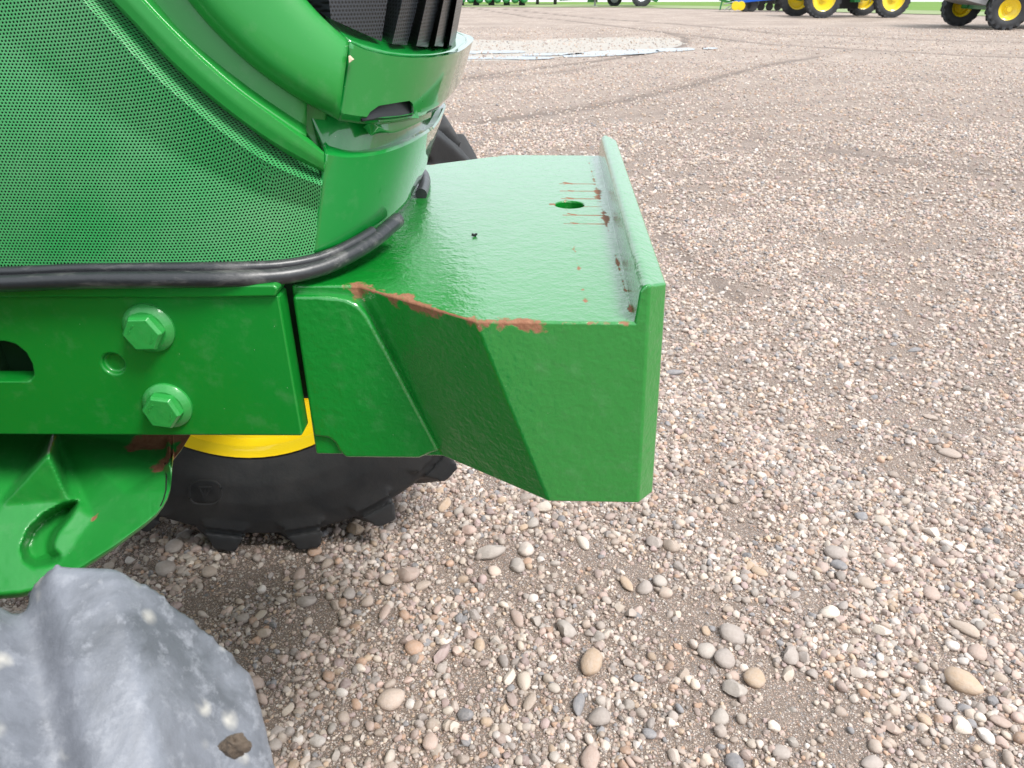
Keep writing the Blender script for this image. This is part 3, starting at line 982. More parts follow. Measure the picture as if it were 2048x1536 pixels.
_sx = np.linspace(-.45, -.1452, 400)
_sy = 1.135 - .355 * np.clip(1 - ((_sx + .45) / .305) ** 3.4, 0, 1) ** (1 / 3.4)
_sl = np.r_[0, np.cumsum(np.hypot(np.diff(_sx), np.diff(_sy)))]


def uvof(p):
    if p.x < -.45: return (p.x + .45, p.z + .9 * (p.y - .78))
    return (float(np.interp(p.x, _sx, _sl)), p.z + .9 * (p.y - float(np.interp(p.x, _sx, _sy))) * (1 if p.x < -.24 else .5))


def patch(name, rows, mat, nu=60, sub=4, thick=0.004, parent=None, mirror=True, bevel=0.0012, uvs=False, smooth_v=True, angle=40):
    """rows: list of (polyline in photograph pixels, offset from the hood surface), from top to bottom"""
    L = [catmull([(*p, o) for p in pl], nu) for pl, o in rows]
    grid = []
    for i in range(len(L) - 1):
        k = sub[i] if isinstance(sub, (list, tuple)) else sub
        for j in range(k):
            f = j / k
            grid.append(L[i] * (1 - f) + L[i + 1] * f)
    grid.append(L[-1])
    bm = bmesh.new()
    W = [[hit(c[0], c[1], c[2]) for c in r] for r in grid]
    uvl = bm.loops.layers.uv.new('uv')

    def add(W, flip):
        V = [[bm.verts.new(p) for p in r] for r in W]
        # lengths for uv
        ulen = [0.0]
        mid = W[-1]
        for a, b in zip(mid, mid[1:]): ulen.append(ulen[-1] + (b - a).length)
        for i in range(len(V) - 1):
            for j in range(len(V[0]) - 1):
                q = [V[i][j], V[i + 1][j], V[i + 1][j + 1], V[i][j + 1]]
                if flip: q = q[::-1]
                try: f = bm.faces.new(q)
                except ValueError: continue
                if uvs:
                    for lp in f.loops:
                        p = lp.vert.co
                        lp[uvl].uv = uvof(p)
    add(W, False)
    o = T(name, bm, mat, parent or TRACTOR, angle=angle)
    # make sure the visible side faces the camera
    n = sum((p.normal * p.area for p in o.data.polygons[:(len(grid) - 1) * (nu - 1)]), Vector())
    if n.y > 0 and n.y > -n.x: o.data.flip_normals()
    if thick:
        s = o.modifiers.new('thickness', 'SOLIDIFY'); s.thickness = thick; s.offset = -1
        if bevel:
            b = o.modifiers.new('bevel', 'BEVEL'); b.width = bevel; b.segments = 2; b.limit_method = 'ANGLE'; b.angle_limit = R(50)
    if mirror:                                        # the same panel on the far side of the hood
        c = o.copy(); link(c, o.parent); c.scale = (1, -1, 1)
    return o


def plan(th, z, off):
    a, b = sup(0, z, off)
    c_, s_ = math.cos(th), math.sin(th)
    return Vector((-.45 + b * max(c_, 0) ** (2 / 3.4), YC - a * math.copysign(abs(s_) ** (2 / 3.4), s_), z))


def wrap(name, rows, mat, nu=96, sub=4, thick=0.004, uvs=False, angle=40, bevel=0, full=True):
    """a panel that goes round the nose: rows are edges seen in the photograph, carried on evenly to the other side"""
    R_ = []
    for pl, off in rows:
        q = []
        for c in catmull(pl, 40):
            p = hit(c[0], c[1], off)
            if abs(G(p, off)) > .02: continue
            a, b = sup(p.y, p.z, off)
            s_ = min(abs(YC - p.y) / a, 1) ** 1.7 * (1 if p.y < YC else -1)
            c_ = min(max(p.x + .45, 0) / b, 1) ** 1.7
            q.append((math.atan2(s_, c_), p.z))
        q.sort(); q = np.array(q)
        th1 = q[-1, 0]
        m = q[q[:, 0] > -.02]
        R_.append((th1, m[:, 0], m[:, 1], off))
    bm = bmesh.new(); uvl = bm.loops.layers.uv.new('uv')
    grid = []
    L = []
    for th1, tt, zz, off in R_:
        th = np.linspace(th1, -th1 if full else 0, nu)
        # crowd the columns where the plan curve turns
        z = np.interp(np.abs(th), tt, zz)
        L.append([(a, b, off) for a, b in zip(th, z)])
    L = [np.array(l) for l in L]
    for i in range(len(L) - 1):
        k = sub[i] if isinstance(sub, (list, tuple)) else sub
        for j in range(k): grid.append(L[i] * (1 - j / k) + L[i + 1] * (j / k))
    grid.append(L[-1])
    V = [[bm.verts.new(plan(*c)) for c in r] for r in grid]
    for i in range(len(V) - 1):
        for j in range(nu - 1):
            f = bm.faces.new((V[i][j], V[i + 1][j], V[i + 1][j + 1], V[i][j + 1]))
            if uvs:
                for lp in f.loops: lp[uvl].uv = (lp.vert.co.y * .8 + lp.vert.co.x, lp.vert.co.z)
    o = T(name, bm, mat, TRACTOR, angle=angle)
    n = sum((p.normal * p.area for p in o.data.polygons), Vector())
    if n.x < 0: o.data.flip_normals()
    if thick:
        s = o.modifiers.new('thickness', 'SOLIDIFY'); s.thickness = thick; s.offset = -1
        if bevel:
            b = o.modifiers.new('bevel', 'BEVEL'); b.width = bevel; b.segments = 2; b.limit_method = 'ANGLE'; b.angle_limit = R(50)
    return o


def cut_px(o, poly, near=0.05, deep=-0.06):
    bm = bmesh.new()
    a = [hit(x, y, near) for x, y in poly]
    b = []
    c = sum(a, Vector()) / len(a)
    d = tray(sum(p[0] for p in poly) / len(poly), sum(p[1] for p in poly) / len(poly)).normalized()
    prism(bm, a, d * (near - deep))
    mods = [(m.type, m.name) for m in o.modifiers]
    return boolean(o, bm, shift=TB)


lerp = lambda P, Q, f: [tuple(p) for p in (catmull(P, 12) * (1 - f) + catmull(Q, 12) * f)]
MESH_TOP = [(-420, -460), (-200, -420), (0, -245), (110, -115), (220, 0), (280, 62), (350, 135), (430, 205), (510, 265), (580, 312), (648, 345)]
MESH_IN = [(-420, -440), (-220, -395), (-25, -215), (75, -90), (180, 18), (240, 82), (310, 153), (395, 226), (480, 290), (560, 338), (644, 372)]
SEAL = [(-420, 556), (-200, 556), (0, 548), (150, 542), (300, 537), (420, 535), (520, 530), (628, 512)]
M['mesh'] = perforated('green_perforated_sheet', (0.030, 0.29, 0.075), 0.0037, 0.25, 0.34, dusty=0.14, coat=0.4)
M['mesh_black'] = perforated('black_perforated_sheet', (0.030, 0.034, 0.042), 0.0042, 0.26, 0.42, dusty=0.0, coat=0.3, see=False)

M['hood_dark'] = M['hood']
patch('mesh_screen', [(MESH_TOP, -.010), (MESH_IN, .010), (lerp(MESH_IN, SEAL, .35), .000), (SEAL, .003)], M['mesh'],
      nu=90, sub=[4, 10, 14], thick=0, uvs='xz')
# ribbon trim round the screen
HL = [(-380, -520), (-120, -470), (60, -270), (175, -125), (290, 0), (340, 52), (400, 110), (480, 180), (560, 237), (613, 273), (648, 304)]
RB_MID = [(-400, -500), (-160, -445), (30, -258), (150, -128), (265, 0), (318, 58), (382, 120), (462, 192), (545, 252), (603, 292), (649, 326)]
patch('hood_trim', [(HL, .006), (lerp(HL, MESH_TOP, .05), .0105), (lerp(HL, MESH_TOP, .12), .0125), (lerp(HL, MESH_TOP, .5), .0125), (lerp(HL, MESH_TOP, .88), .0095), (MESH_TOP, .001)],
      M['hood'], nu=90, sub=[2, 2, 3, 3, 3], thick=.006, bevel=.001)
A_LOW = [(-120, -560), (60, -420), (190, -240), (290, -105), (375, 0), (428, 62), (498, 128), (566, 178), (632, 218), (677, 241)]
C_LOW = [(-200, -540), (-20, -440), (130, -250), (225, -118), (325, 0), (378, 58), (440, 112), (508, 160), (566, 198), (613, 226)]
C_MID = [(-230, -535), (-50, -440), (100, -255), (205, -118), (308, 0), (360, 60), (425, 118), (500, 176), (566, 222), (613, 252)]
HL2 = [(-380, -520), (-120, -470), (60, -270), (175, -125), (290, 0), (340, 52), (400, 110), (480, 180), (560, 237), (613, 273)]
patch('hood_recess', [([(a + 50, b - 30) for a, b in C_LOW[:-1]] + [(614, 205)], -.012), (C_MID, -.008), (HL2, .008)], M['hood'], nu=80, sub=[5, 4], thick=.003, bevel=0)
A_TOP = [(300, -620), (360, -500), (430, -290), (520, -130), (612, 0), (652, 40), (698, 82)]
prof = [(0, .004), (.02, .009), (.06, .013), (.15, .017), (.3, .0205), (.5, .0225), (.7, .0225), (.8, .021), (.87, .0185), (.92, .0145), (.96, .009), (.985, .003), (1, -.006)]
patch('hood_side_panel', [(lerp(A_TOP, A_LOW, v), o) for v, o in prof], M['hood'], nu=80, sub=2, thick=.005, bevel=0)

# nose cowl below, band above
E_TOP = [(651, 302), (700, 308), (760, 301), (820, 280), (878, 240)]
E_BOT = [(626, 516), (690, 494), (745, 462), (795, 415), (822, 352)]
E_TOP = [(650, 302), (700, 308), (760, 301), (820, 280), (868, 250)]
E_BOT = [(626, 516), (690, 494), (745, 463), (795, 425), (822, 394), (832, 362)]
wrap('nose_cowl', [([(617, 226), (640, 228), (740, 226), (800, 214), (850, 200)], -.022), ([(646, 288), (700, 301), (760, 294), (820, 273), (868, 243)], -.010), (E_TOP, .000),
                   ([(650, 309), (700, 315), (760, 308), (820, 287), (868, 257)], .003), (E_BOT, .000)], M['nose'], sub=[8, 2, 2, 12], thick=.005)
patch('cowl_corner', [([(600, 180), (660, 175)], -.020), ([(608, 262), (650, 262)], -.020), ([(640, 308), (662, 312)], -.016), ([(644, 350), (660, 350)], -.016)], M['rail'], nu=8, sub=4, thick=.004, bevel=0)
F_TOP = [(700, 86), (740, 103), (800, 114), (860, 115), (905, 108)]
F_BOT = [(677, 241), (722, 247), (770, 248), (835, 237), (872, 222)]
band = wrap('nose_band', [([(700, 82), (742, 98), (800, 109), (860, 110), (905, 103)], .004), (F_TOP, .014), (lerp(F_TOP, F_BOT, .9), .014), (F_BOT, .002)], M['nose'], sub=[2, 14, 3], thick=.008)
patch('nose_step', [([(740, 243), (800, 239), (866, 220)], .0), ([(758, 254), (790, 265), (862, 235)], .004)], M['nose'], nu=24, sub=4, thick=.014, bevel=.001, mirror=False)
SLOT = [(726, 243), (738, 224), (756, 211), (790, 205), (822, 200), (829, 206), (832, 226), (800, 232), (762, 235), (745, 238)]
cut_px(band, SLOT)
patch('slot_recess', [([(728, 222), (745, 208), (790, 200), (834, 196)], .0055), ([(722, 232), (745, 229), (790, 225), (836, 220)], .0105), ([(726, 243), (745, 240), (790, 236), (834, 230)], .0125)], M['black'], nu=12, sub=4, thick=.004, bevel=0, mirror=False)
bmx = bmesh.new()
ch = [onY(698, 116, .84), onY(704, 119, .84), onY(700, 124, .84), onY(696, 124, .84)]
prism(bmx, [hit(697, 112, .024), hit(705, 120, .024), hit(698, 126, .024)], Vector((0, .008, 0)))
T('paint_chip', bmx, simple('bare_primer', (0.62, 0.50, 0.36), rough=0.7), TRACTOR)
# shelf over the band, facing up
GB = [(655, 34), (695, 58), (745, 74), (800, 86), (860, 90), (898, 86), (920, 50)]
GO = [(699, 83), (722, 92), (760, 102), (800, 110), (860, 111), (905, 104), (931, 92)]
wrap('grille_shelf', [([(650, 22), (695, 50), (745, 66), (800, 78), (860, 82), (890, 78)], -.055), (GB[:-1], -.030), (GO[:-1], .004)], M['nose'], sub=[3, 5], thick=.004)


def fin(side, face):
    """side, face: ((x top, x bottom)...) columns at y=-170 and y=88"""
    rows = []
    (s0t, s0b), (s1t, s1b), (f1t, f1b), yb0, yb1, yb2 = side[0], side[1], face, *side[2]
    bm = bmesh.new(); uvl = bm.loops.layers.uv.new('uv')
    n = 14

    def strip_(xa, xb, ya, yb, oa, ob, m):
        g = []
        for i in range(n + 1):
            f = i / n
            r = []
            for j in range(m + 1):
                k = j / m
                xt = xa[0] * (1 - k) + xb[0] * k; xbm = xa[1] * (1 - k) + xb[1] * k
                y1 = ya * (1 - k) + yb * k
                y = -170 * (1 - f) + y1 * f
                x = xt * (1 - f) + xbm * f
                r.append(hit(x, y, oa * (1 - k) + ob * k))
            g.append(r)
        V = [[bm.verts.new(p) for p in r] for r in g]
        for i in range(n):
            for j in range(m):
                f_ = bm.faces.new((V[i][j], V[i + 1][j], V[i + 1][j + 1], V[i][j + 1]))
                for lp in f_.loops: lp[uvl].uv = (lp.vert.co.y * .75 + lp.vert.co.x * .9, lp.vert.co.z)
    strip_((s0t, s0b), (s1t, s1b), yb0, yb1, -.05, -.004, 2)
    strip_((s1t, s1b), (f1t, f1b), yb1, yb2, -.004, -.012, 3)
    return T('grille_fin', bm, M['mesh_black'], TRACTOR, angle=20)


fin(((560, 600), (640, 662), (0, 38, 83)), (800, 763))
fin(((800, 763), (845, 784), (83, 88, 90)), (882, 814))
fin(((868, 814), (890, 833), (90, 92, 94)), (926, 856))
fin(((915, 856), (922, 869), (90, 92, 93)), (940, 886))
fin(((930, 886), (944, 898), (90, 91, 91)), (958, 909))
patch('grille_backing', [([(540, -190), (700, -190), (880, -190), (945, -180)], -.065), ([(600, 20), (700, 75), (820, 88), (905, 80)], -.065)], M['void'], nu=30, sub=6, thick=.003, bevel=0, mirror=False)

# dark core of the engine bay so that seams and holes look into darkness
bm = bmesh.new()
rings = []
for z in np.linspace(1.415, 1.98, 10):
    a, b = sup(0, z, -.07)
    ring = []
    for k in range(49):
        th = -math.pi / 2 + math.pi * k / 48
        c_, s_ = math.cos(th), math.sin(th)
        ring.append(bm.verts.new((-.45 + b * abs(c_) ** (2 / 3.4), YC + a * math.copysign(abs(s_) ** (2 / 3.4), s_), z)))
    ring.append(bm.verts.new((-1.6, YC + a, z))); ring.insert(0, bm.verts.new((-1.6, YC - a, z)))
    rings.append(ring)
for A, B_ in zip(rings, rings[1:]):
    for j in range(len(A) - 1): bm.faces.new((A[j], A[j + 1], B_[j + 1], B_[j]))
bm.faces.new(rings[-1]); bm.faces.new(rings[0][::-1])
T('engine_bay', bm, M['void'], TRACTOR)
# hood roof, outside the frame but there
bm = bmesh.new()
a, b = sup(0, 1.95, -.03)
ring = [Vector((-.45 + b * abs(math.cos(t)) ** (2 / 3.4), YC + a * math.copysign(abs(math.sin(t)) ** (2 / 3.4), math.sin(t)), 1.97)) for t in np.linspace(-math.pi / 2, math.pi / 2, 33)]
ring = [Vector((-1.6, YC - a, 1.97))] + ring + [Vector((-1.6, YC + a, 1.97))]
prism(bm, ring, Vector((0, 0, .05)))
T('hood_top', bm, M['hood'], TRACTOR, bevel=.02, segs=3)

# rubber seal
pts = []
for x, y in [(-420, 572), (-200, 570), (0, 567), (150, 561), (300, 559), (450, 557), (560, 552), (640, 536), (700, 509), (750, 478), (795, 440)]:
    pts.append(hit(x, y, .012))
last = pts[-1]
main_n = len(pts)
for u in np.linspace(.0, -1, 16):
    yv = YC - u * .34 if u > 0 else YC + abs(u) * .35
    if yv < 1.185: continue
    a, b = sup(0, 1.42, .003)
    xv = -.45 + b * max(0, 1 - (abs(yv - YC) / a) ** 3.4) ** (1 / 3.4)
    pts.append(Vector((xv, yv, ZP + .006)))
P3 = []
arr = np.array([tuple(p) for p in pts])
cc = catmull([tuple(p) for p in arr[:main_n]], 110)
cc2 = catmull([tuple(p) for p in arr[main_n:]], 50)
M['seal'] = None
ms = Nt('seal_rubber')
nn_ = ms.noise(30, 6, 0.7, vec=ms.scaled((.25, 1, 1)))
cs = ms.mix(ms.ramp(nn_, [(0.52, 0), (0.68, 0.55)]), (0.016, 0.017, 0.020), (0.20, 0.19, 0.18))
ms.set(color=cs, rough=0.42, spec=0.6, normal=ms.bump(ms.noise(60, 5), .5, .002), coat=0.25, coatr=0.3)
bm = bmesh.new()
tube(bm, [tuple(p) for p in cc], .0092, n=16)
T('rubber_seal', bm, ms.m, TRACTOR, angle=60)
bm = bmesh.new()
tube(bm, [(p[0], p[1] + .008, p[2] + .0095) for p in cc[:100]], .0062, n=10)
T('seal_lip', bm, ms.m, TRACTOR, angle=60)
bm = bmesh.new()
tube(bm, [tuple(p) for p in cc2], .0092, n=14)
T('rubber_seal', bm, ms.m, TRACTOR, angle=60)

# ---- frame rail
YR = 0.785
rail_px = [(-420, 592), (557, 592), (605, 873), (-420, 868)]
bm = bmesh.new()
prism(bm, [onY(x, y, YR) for x, y in rail_px], Vector((0, .030, 0)))
rail = T('side_rail', bm, M['rail'], TRACTOR, bevel=.007, segs=3)
bm = bmesh.new()
slot = [(-90, 683), (5, 683), (30, 690), (50, 706), (62, 728), (66, 750), (60, 760), (50, 763), (-90, 763)]
prism(bm, [onY(x, y, YR) + Vector((0, -.02, 0)) for x, y in slot], Vector((0, .08, 0)))
boolean(rail, bm, shift=TB)
bm = bmesh.new()
c = onY(226, 728, YR)
cyl(bm, c + Vector((0, -.01, 0)), c + Vector((0, .007, 0)), .0125, .0125, n=40)
boolean(rail, bm, shift=TB)
finish(rail.data, True, 35)
bm = bmesh.new()
LIP = [(-420, 571), (548, 570), (556, 578), (551, 594), (420, 596), (-420, 595)]
prism(bm, [onY(x, y, YR - .007) for x, y in LIP], Vector((0, .045, 0)))
T('rail_lip', bm, M['rail'], TRACTOR, bevel=.005, segs=3)
# inner frame, behind the slot and under the hood
bm = bmesh.new()
box(bm, (-1.05, YC, 1.315), (1.0, .60, .17))
box(bm, (-1.05, YC, 1.30), (.9, .64, .10))
T('front_frame', bm, M['dark_iron'], TRACTOR, bevel=.01)
bm = bmesh.new()
box(bm, (-.36, YC, 1.308), (.30, .50, .18))
T('frame_nose', bm, M['dark_iron'], TRACTOR, bevel=.01)


def bolt(fx, fy, rot, sc=1.0):
    c = onY(fx, fy, YR)
    o = empty('bolt', c - TB, 0, TRACTOR)
    bm = bmesh.new()
    n = 40
    prof = [(0.002, .0285), (-.003, .0285), (-.006, .026), (-.009, .0215), (-.009, 0.0)]
    rings = [[bm.verts.new((r * sc * math.cos(2 * math.pi * k / n), y, r * sc * math.sin(2 * math.pi * k / n))) for k in range(n)] for y, r in prof[:-1]]
    for A, B_ in zip(rings, rings[1:]):
        for k in range(n): bm.faces.new((A[k], A[(k + 1) % n], B_[(k + 1) % n], B_[k]))
    bm.faces.new(rings[-1]); bmesh.ops.recalc_face_normals(bm, faces=bm.faces)
    mk('flange', bm, M['bolt'], o, angle=30)
    bm = bmesh.new()
    hexp = lambda r, y: [bm.verts.new((r * sc * math.cos(rot + k * math.pi / 3), y, r * sc * math.sin(rot + k * math.pi / 3))) for k in range(6)]
    A, B_, C_ = hexp(.0225, -.006), hexp(.0222, -.0175), hexp(.0195, -.0215)
    for P, Q in ((A, B_), (B_, C_)):
        for k in range(6): bm.faces.new((P[k], P[(k + 1) % 6], Q[(k + 1) % 6], Q[k]))
    bm.faces.new(C_); bm.faces.new(A[::-1]); bmesh.ops.recalc_face_normals(bm, faces=bm.faces)
    hd = mk('bolt_head', bm, M['bolt'], o, smooth=True, angle=20, bevel=.0012)
    # raised grade marks on the head
    bm = bmesh.new()
    for a0 in (R(125), R(-40)):
        for k in range(4):
            a = a0 + k * .24
            p = Vector((.0125 * sc * math.cos(a), -.0216, .0125 * sc * math.sin(a)))
            box(bm, p, (.0010, .0010, .0036), (0, -a + (.5 if k % 2 else 0), 0))
    mk('grade_mark', bm, M['bolt'], o, smooth=False)
    return o


bolt(299, 655, R(2))
bolt(336, 810, R(-8))

# ---- weight bracket casting
def mir(p): return Vector((p.x, 2 * YC - p.y, p.z))


def bracket():
    A = onZ(582, 570, ZP); B_ = onZ(714, 572, ZP); C_ = onZ(948, 650, ZP); D1 = onZ(1292, 638, ZP)
    Yc_ = (C_.y + D1.y) / 2
    C_.y = D1.y = Yc_
    zb = onY(1200, 1006, Yc_).z
    a = onY(632, 912, A.y - .008); b = onY(886, 910, A.y - .008); c = onY(1098, 1006, Yc_); d1 = onY(1277, 1006, Yc_)
    zb2 = (a.z + b.z) / 2; a.z = b.z = zb2
    c.z = d1.z = zb
    A.y = B_.y = (A.y + B_.y) / 2
    xo = onY(1327, 640, Yc_ + .02).x
    D2 = Vector((xo, Yc_ + .022, ZP)); d2 = Vector((onY(1303, 1005, Yc_ + .02).x, Yc_ + .022, zb))
    print('bracket', A, B_, C_, D1, D2, a, b, c, d1, d2)
    xi = onZ(1266, 634, ZP).x
    Y0, Y1 = Yc_, 2 * YC - Yc_
    sk = lambda p: Vector((p.x + .022 * (p.y - Y0) / (Y1 - Y0), p.y, p.z))
    N = dict(A=A, B=B_, C=C_, I=Vector((xi, Y0, ZP)), I1=Vector((xi + .003, Y0 + .001, ZP + .032)), I2=Vector((xi + .008, Y0 + .003, ZP + .038)),
             J1=Vector((D1.x, Y0 + .003, ZP + .038)), J2=Vector((xo, Y0 + .026, ZP + .032)), a=a, b=b, c=c, d1=d1, d2=d2)
    bm = bmesh.new()
    V = {}
    for k, p in N.items():
        f = sk if k in ('I', 'I1', 'I2', 'J1', 'J2', 'd1', 'd2') else (lambda q: q)
        V[k] = bm.verts.new(f(p)); V[k + '_'] = bm.verts.new(f(mir(p)))
    for f in (('A', 'a', 'b', 'B'), ('B', 'b', 'c', 'C'), ('C', 'c', 'd1', 'J1', 'I2', 'I1', 'I'), ('J1', 'd1', 'd2', 'J2')):
        bm.faces.new([V[k] for k in f]); bm.faces.new([V[k + '_'] for k in f][::-1])
    for f in (('A', 'B', 'C', 'I'), ('I', 'I1'), ('I1', 'I2'), ('I2', 'J1'), ('J1', 'J2'), ('J2', 'd2'), ('a', 'b'), ('b', 'c'), ('c', 'd1'), ('d1', 'd2'), ('A', 'a')):
        bm.faces.new([V[k] for k in f] + [V[k + '_'] for k in f][::-1])
    bmesh.ops.recalc_face_normals(bm, faces=bm.faces)
    hole = onZ(1139, 409, ZP)
    t = lambda p: tuple(Vector(p) - TB)
    rust = [(t(B_), t(C_), .0042, .9), (t(B_), t(C_), .036, .40), (t(C_), t(D1 + Vector((-.10, 0, 0))), .026, .41), (t(D1 + Vector((-.10, 0, 0))), t(D1 + Vector((-.02, 0, 0))), .012, .34),
            (t(C_), t(C_ + Vector((.008, 0, -.022))), .018, .40), (t(C_ + Vector((-.005, .035, 0))), t(C_), .022, .40), (t((B_ + C_) / 2 + Vector((-.01, .02, 0))), t((B_ + C_) / 2), .024, .42),
            (t((xi, Y0 + .03, ZP)), t((xi, Y1 - .05, ZP)), .007, .38),
            (t((xi, hole.y - .12, ZP)), t((xi, hole.y + .2, ZP)), .016, .42),
            (t((xi - .055, hole.y - .12, ZP)), t((xi - .050, hole.y + .17, ZP)), .012, .33),
            (t((xi - .045, Y0 + .05, ZP)), t((xi - .052, hole.y - .1, ZP)), .012, .31),
            (t(hole + Vector((-.022, 0, 0))), t(hole + Vector((-.026, 0, 0))), .010, .6),
            (t((d1.x + .01, d1.y, d1.z)), t((d1.x + .014, d1.y, d1.z + .015)), .010, .5),
            (t(mir(B_)), t(mir(C_)), .03, .44)]
    for k, dy in enumerate((-.105, -.06, -.012, .035, .085, .135)):
        rust.append((t((xi, hole.y + dy, ZP)), t((xi - .058, hole.y + dy, ZP)), .0042, .72))
        rust.append((t((xi - .040, hole.y + dy, ZP)), t((xi - .050, hole.y + dy + .008, ZP)), .011, .52))
    mat = paint('casting_paint', col=(0.003, 0.205, 0.020), rough=0.26, coat=1.0, coatr=0.13, peel=0.42, peel_scale=170, rust=rust, rust_scale=75)
    o = T('weight_bracket', bm, mat, TRACTOR)
    bm = bmesh.new()
    cyl(bm, hole + Vector((0, 0, -.3)), hole + Vector((0, 0, .02)), .0215, n=48)
    boolean(o, bm, shift=TB)
    finish(o.data, True, 30)
    b_ = o.modifiers.new('bevel', 'BEVEL'); b_.width = .005; b_.segments = 3; b_.limit_method = 'ANGLE'; b_.angle_limit = R(25); b_.harden_normals = True
    # raised pad on the rear flank
    pad = [(583, 592), (640, 593), (690, 598), (718, 611), (736, 634), (775, 705), (830, 810), (880, 903), (862, 908), (838, 918), (690, 917), (676, 902), (668, 886), (655, 877), (626, 874)]
    bm = bmesh.new()
    yp = a.y - .005
    prism(bm, [onY(x, y, yp) for x, y in pad], Vector((0, .03, 0)))
    T('bracket_pad', bm, mat, TRACTOR, bevel=.006, segs=3)
    # something small lying on the plate
    bm = bmesh.new()
    p = onZ(948, 470, ZP + .002)
    box(bm, p, (.006, .003, .003), (0.2, .3, .4)); box(bm, p + Vector((.003, .001, .001)), (.003, .0015, .002))
    s = mk('dead_fly', bm, M['black'], None); s.location = (0, 0, 0)
    s.matrix_world = TRACTOR_M @ Matrix.Translation(-TB)
    tag(s, 'tiny dead black fly lying on the green bracket plate', 'fly')
    return o


TRACTOR_M = Matrix.Translation(TB) @ Matrix.Rotation(YAW, 4, 'Z')
bracket()

# ---- axle / suspension casting under the rail
def axle_arm():
    P = {
        'r00': (-150, 1170, .735), 'r0': (0, 1012, .775), 'r1': (98, 905, .790), 'n0': (140, 1000, .785), 'n1': (188, 1038, .770),
        'k1': (345, 918, .790), 'k2': (344, 980, .765), 'k3': (326, 1018, .745), 'k4': (290, 1053, .730), 'k5': (165, 1141, .695), 'k6': (70, 1192, .675), 'k7': (-150, 1215, .660),
        't0': (-150, 862, .88), 't1': (112, 862, .90), 't2': (385, 862, .90), 'j1': (362, 903, .87), 'j2': (325, 934, .83), 'j3': (250, 985, .785)}
    V = {k: onY(*v) for k, v in P.items()}
    t = lambda p: tuple(Vector(p) - TB)
    rust = [(t(V['t2']), t(V['j2']), .026, .6), (t(V['j2']), t(V['n1']), .012, .46), (t(onY(275, 880, .88)), t(V['t2']), .040, .55)]
    mat = paint('axle_paint', col=(0.010, 0.235, 0.030), rough=0.42, coat=0.45, coatr=0.2, peel=0.15, peel_scale=90, rust=rust, rust_scale=45)
    tris = [('r00', 'k7', 'r0'), ('k7', 'k6', 'r0'), ('r0', 'k6', 'n0'), ('n0', 'k6', 'n1'), ('r0', 'n0', 'r1'), ('n1', 'k6', 'k5'), ('n1', 'k5', 'k4'), ('n1', 'k4', 'j3'), ('k4', 'k3', 'j3'),
            ('j3', 'k3', 'k2'), ('j3', 'k2', 'j2'), ('k2', 'k1', 'j2'), ('r00', 'r0', 't0'), ('r0', 't1', 't0'), ('r0', 'r1', 't1'), ('r1', 'n0', 't1'), ('n0', 'n1', 't1'), ('n1', 'j3', 't1'), ('t1', 'j3', 'j2'), ('t1', 'j2', 'j1'), ('t1', 'j1', 't2')]

    def depth(x, y):
        best = None
        for tr in tris:
            (x0, y0, a0), (x1, y1, a1), (x2, y2, a2) = (P[k] for k in tr)
            D = (y1 - y2) * (x0 - x2) + (x2 - x1) * (y0 - y2)
            w0 = ((y1 - y2) * (x - x2) + (x2 - x1) * (y - y2)) / D
            w1 = ((y2 - y0) * (x - x2) + (x0 - x2) * (y - y2)) / D
            w2 = 1 - w0 - w1
            m_ = min(w0, w1, w2)
            if best is None or m_ > best[0]: best = (m_, a0 * w0 + a1 * w1 + a2 * w2)
        return best[1]
    pk = np.array([(153, 1006), (125, 1012), (88, 1032), (60, 1062), (48, 1095), (53, 1117), (68, 1126), (92, 1124), (116, 1118), (103, 1104), (101, 1085), (111, 1062), (131, 1040)], float)
    bx = [-150, 0, 40, 70, 115, 165, 230, 290, 312, 326, 335, 341, 344, 346, 352, 362, 385]
    by = [1212, 1198, 1195, 1188, 1166, 1141, 1098, 1053, 1034, 1016, 1000, 980, 950, 922, 914, 902, 864]
    xs = np.unique(np.concatenate([np.linspace(-150, 300, 120), np.linspace(300, 385, 60)]))
    vs = np.linspace(0, 1, 90)
    bot = np.interp(xs, bx, by)
    X = np.repeat(xs[None, :], 90, 0); Yp = 862 + (bot[None, :] - 862) * vs[:, None]
    D = np.array([[depth(x, y) for x, y in zip(r0, r1)] for r0, r1 in zip(X, Yp)])

    def blur(A, n):
        for _ in range(n):
            B_ = np.pad(A, 1, mode='edge')
            A = (B_[1:-1, 1:-1] * 2 + B_[:-2, 1:-1] + B_[2:, 1:-1] + B_[1:-1, :-2] + B_[1:-1, 2:]) / 6
        return A
    D = blur(D, 3)
    ins = inpoly(X, Yp, pk).astype(float)
    D = D + blur(ins, 4) * .036
    # rounded lower rim turning away
    D = D + .012 * np.clip((vs[:, None] - .955) / .045, 0, 1) ** 2
    D = D + .0015 * (fbm(X, Yp, .03, 4) - .5)
    bm = bmesh.new()
    Vv = [[bm.verts.new(onY(X[i, j], Yp[i, j], D[i, j])) for j in range(len(xs))] for i in range(90)]
    Vv.append([bm.verts.new(v.co + Vector((-.05, .10, 0))) for v in Vv[-1]])
    for i in range(len(Vv) - 1):
        for j in range(len(xs) - 1):
            bm.faces.new((Vv[i][j], Vv[i + 1][j], Vv[i + 1][j + 1], Vv[i][j + 1]))
    o = T('axle_housing', bm, mat, TRACTOR, angle=50)
    if sum((p.normal.y * p.area for p in o.data.polygons)) > 0: o.data.flip_normals()
    # end cap line
    bm = bmesh.new()
    pts = [onY(x, y, yy) for x, y, yy in [(x_, y_, depth(x_, y_) - .001) for x_, y_ in ((330, 926), (333, 950), (332, 980), (327, 998), (321, 1012))]]
    tube(bm, pts, .0008, n=6)
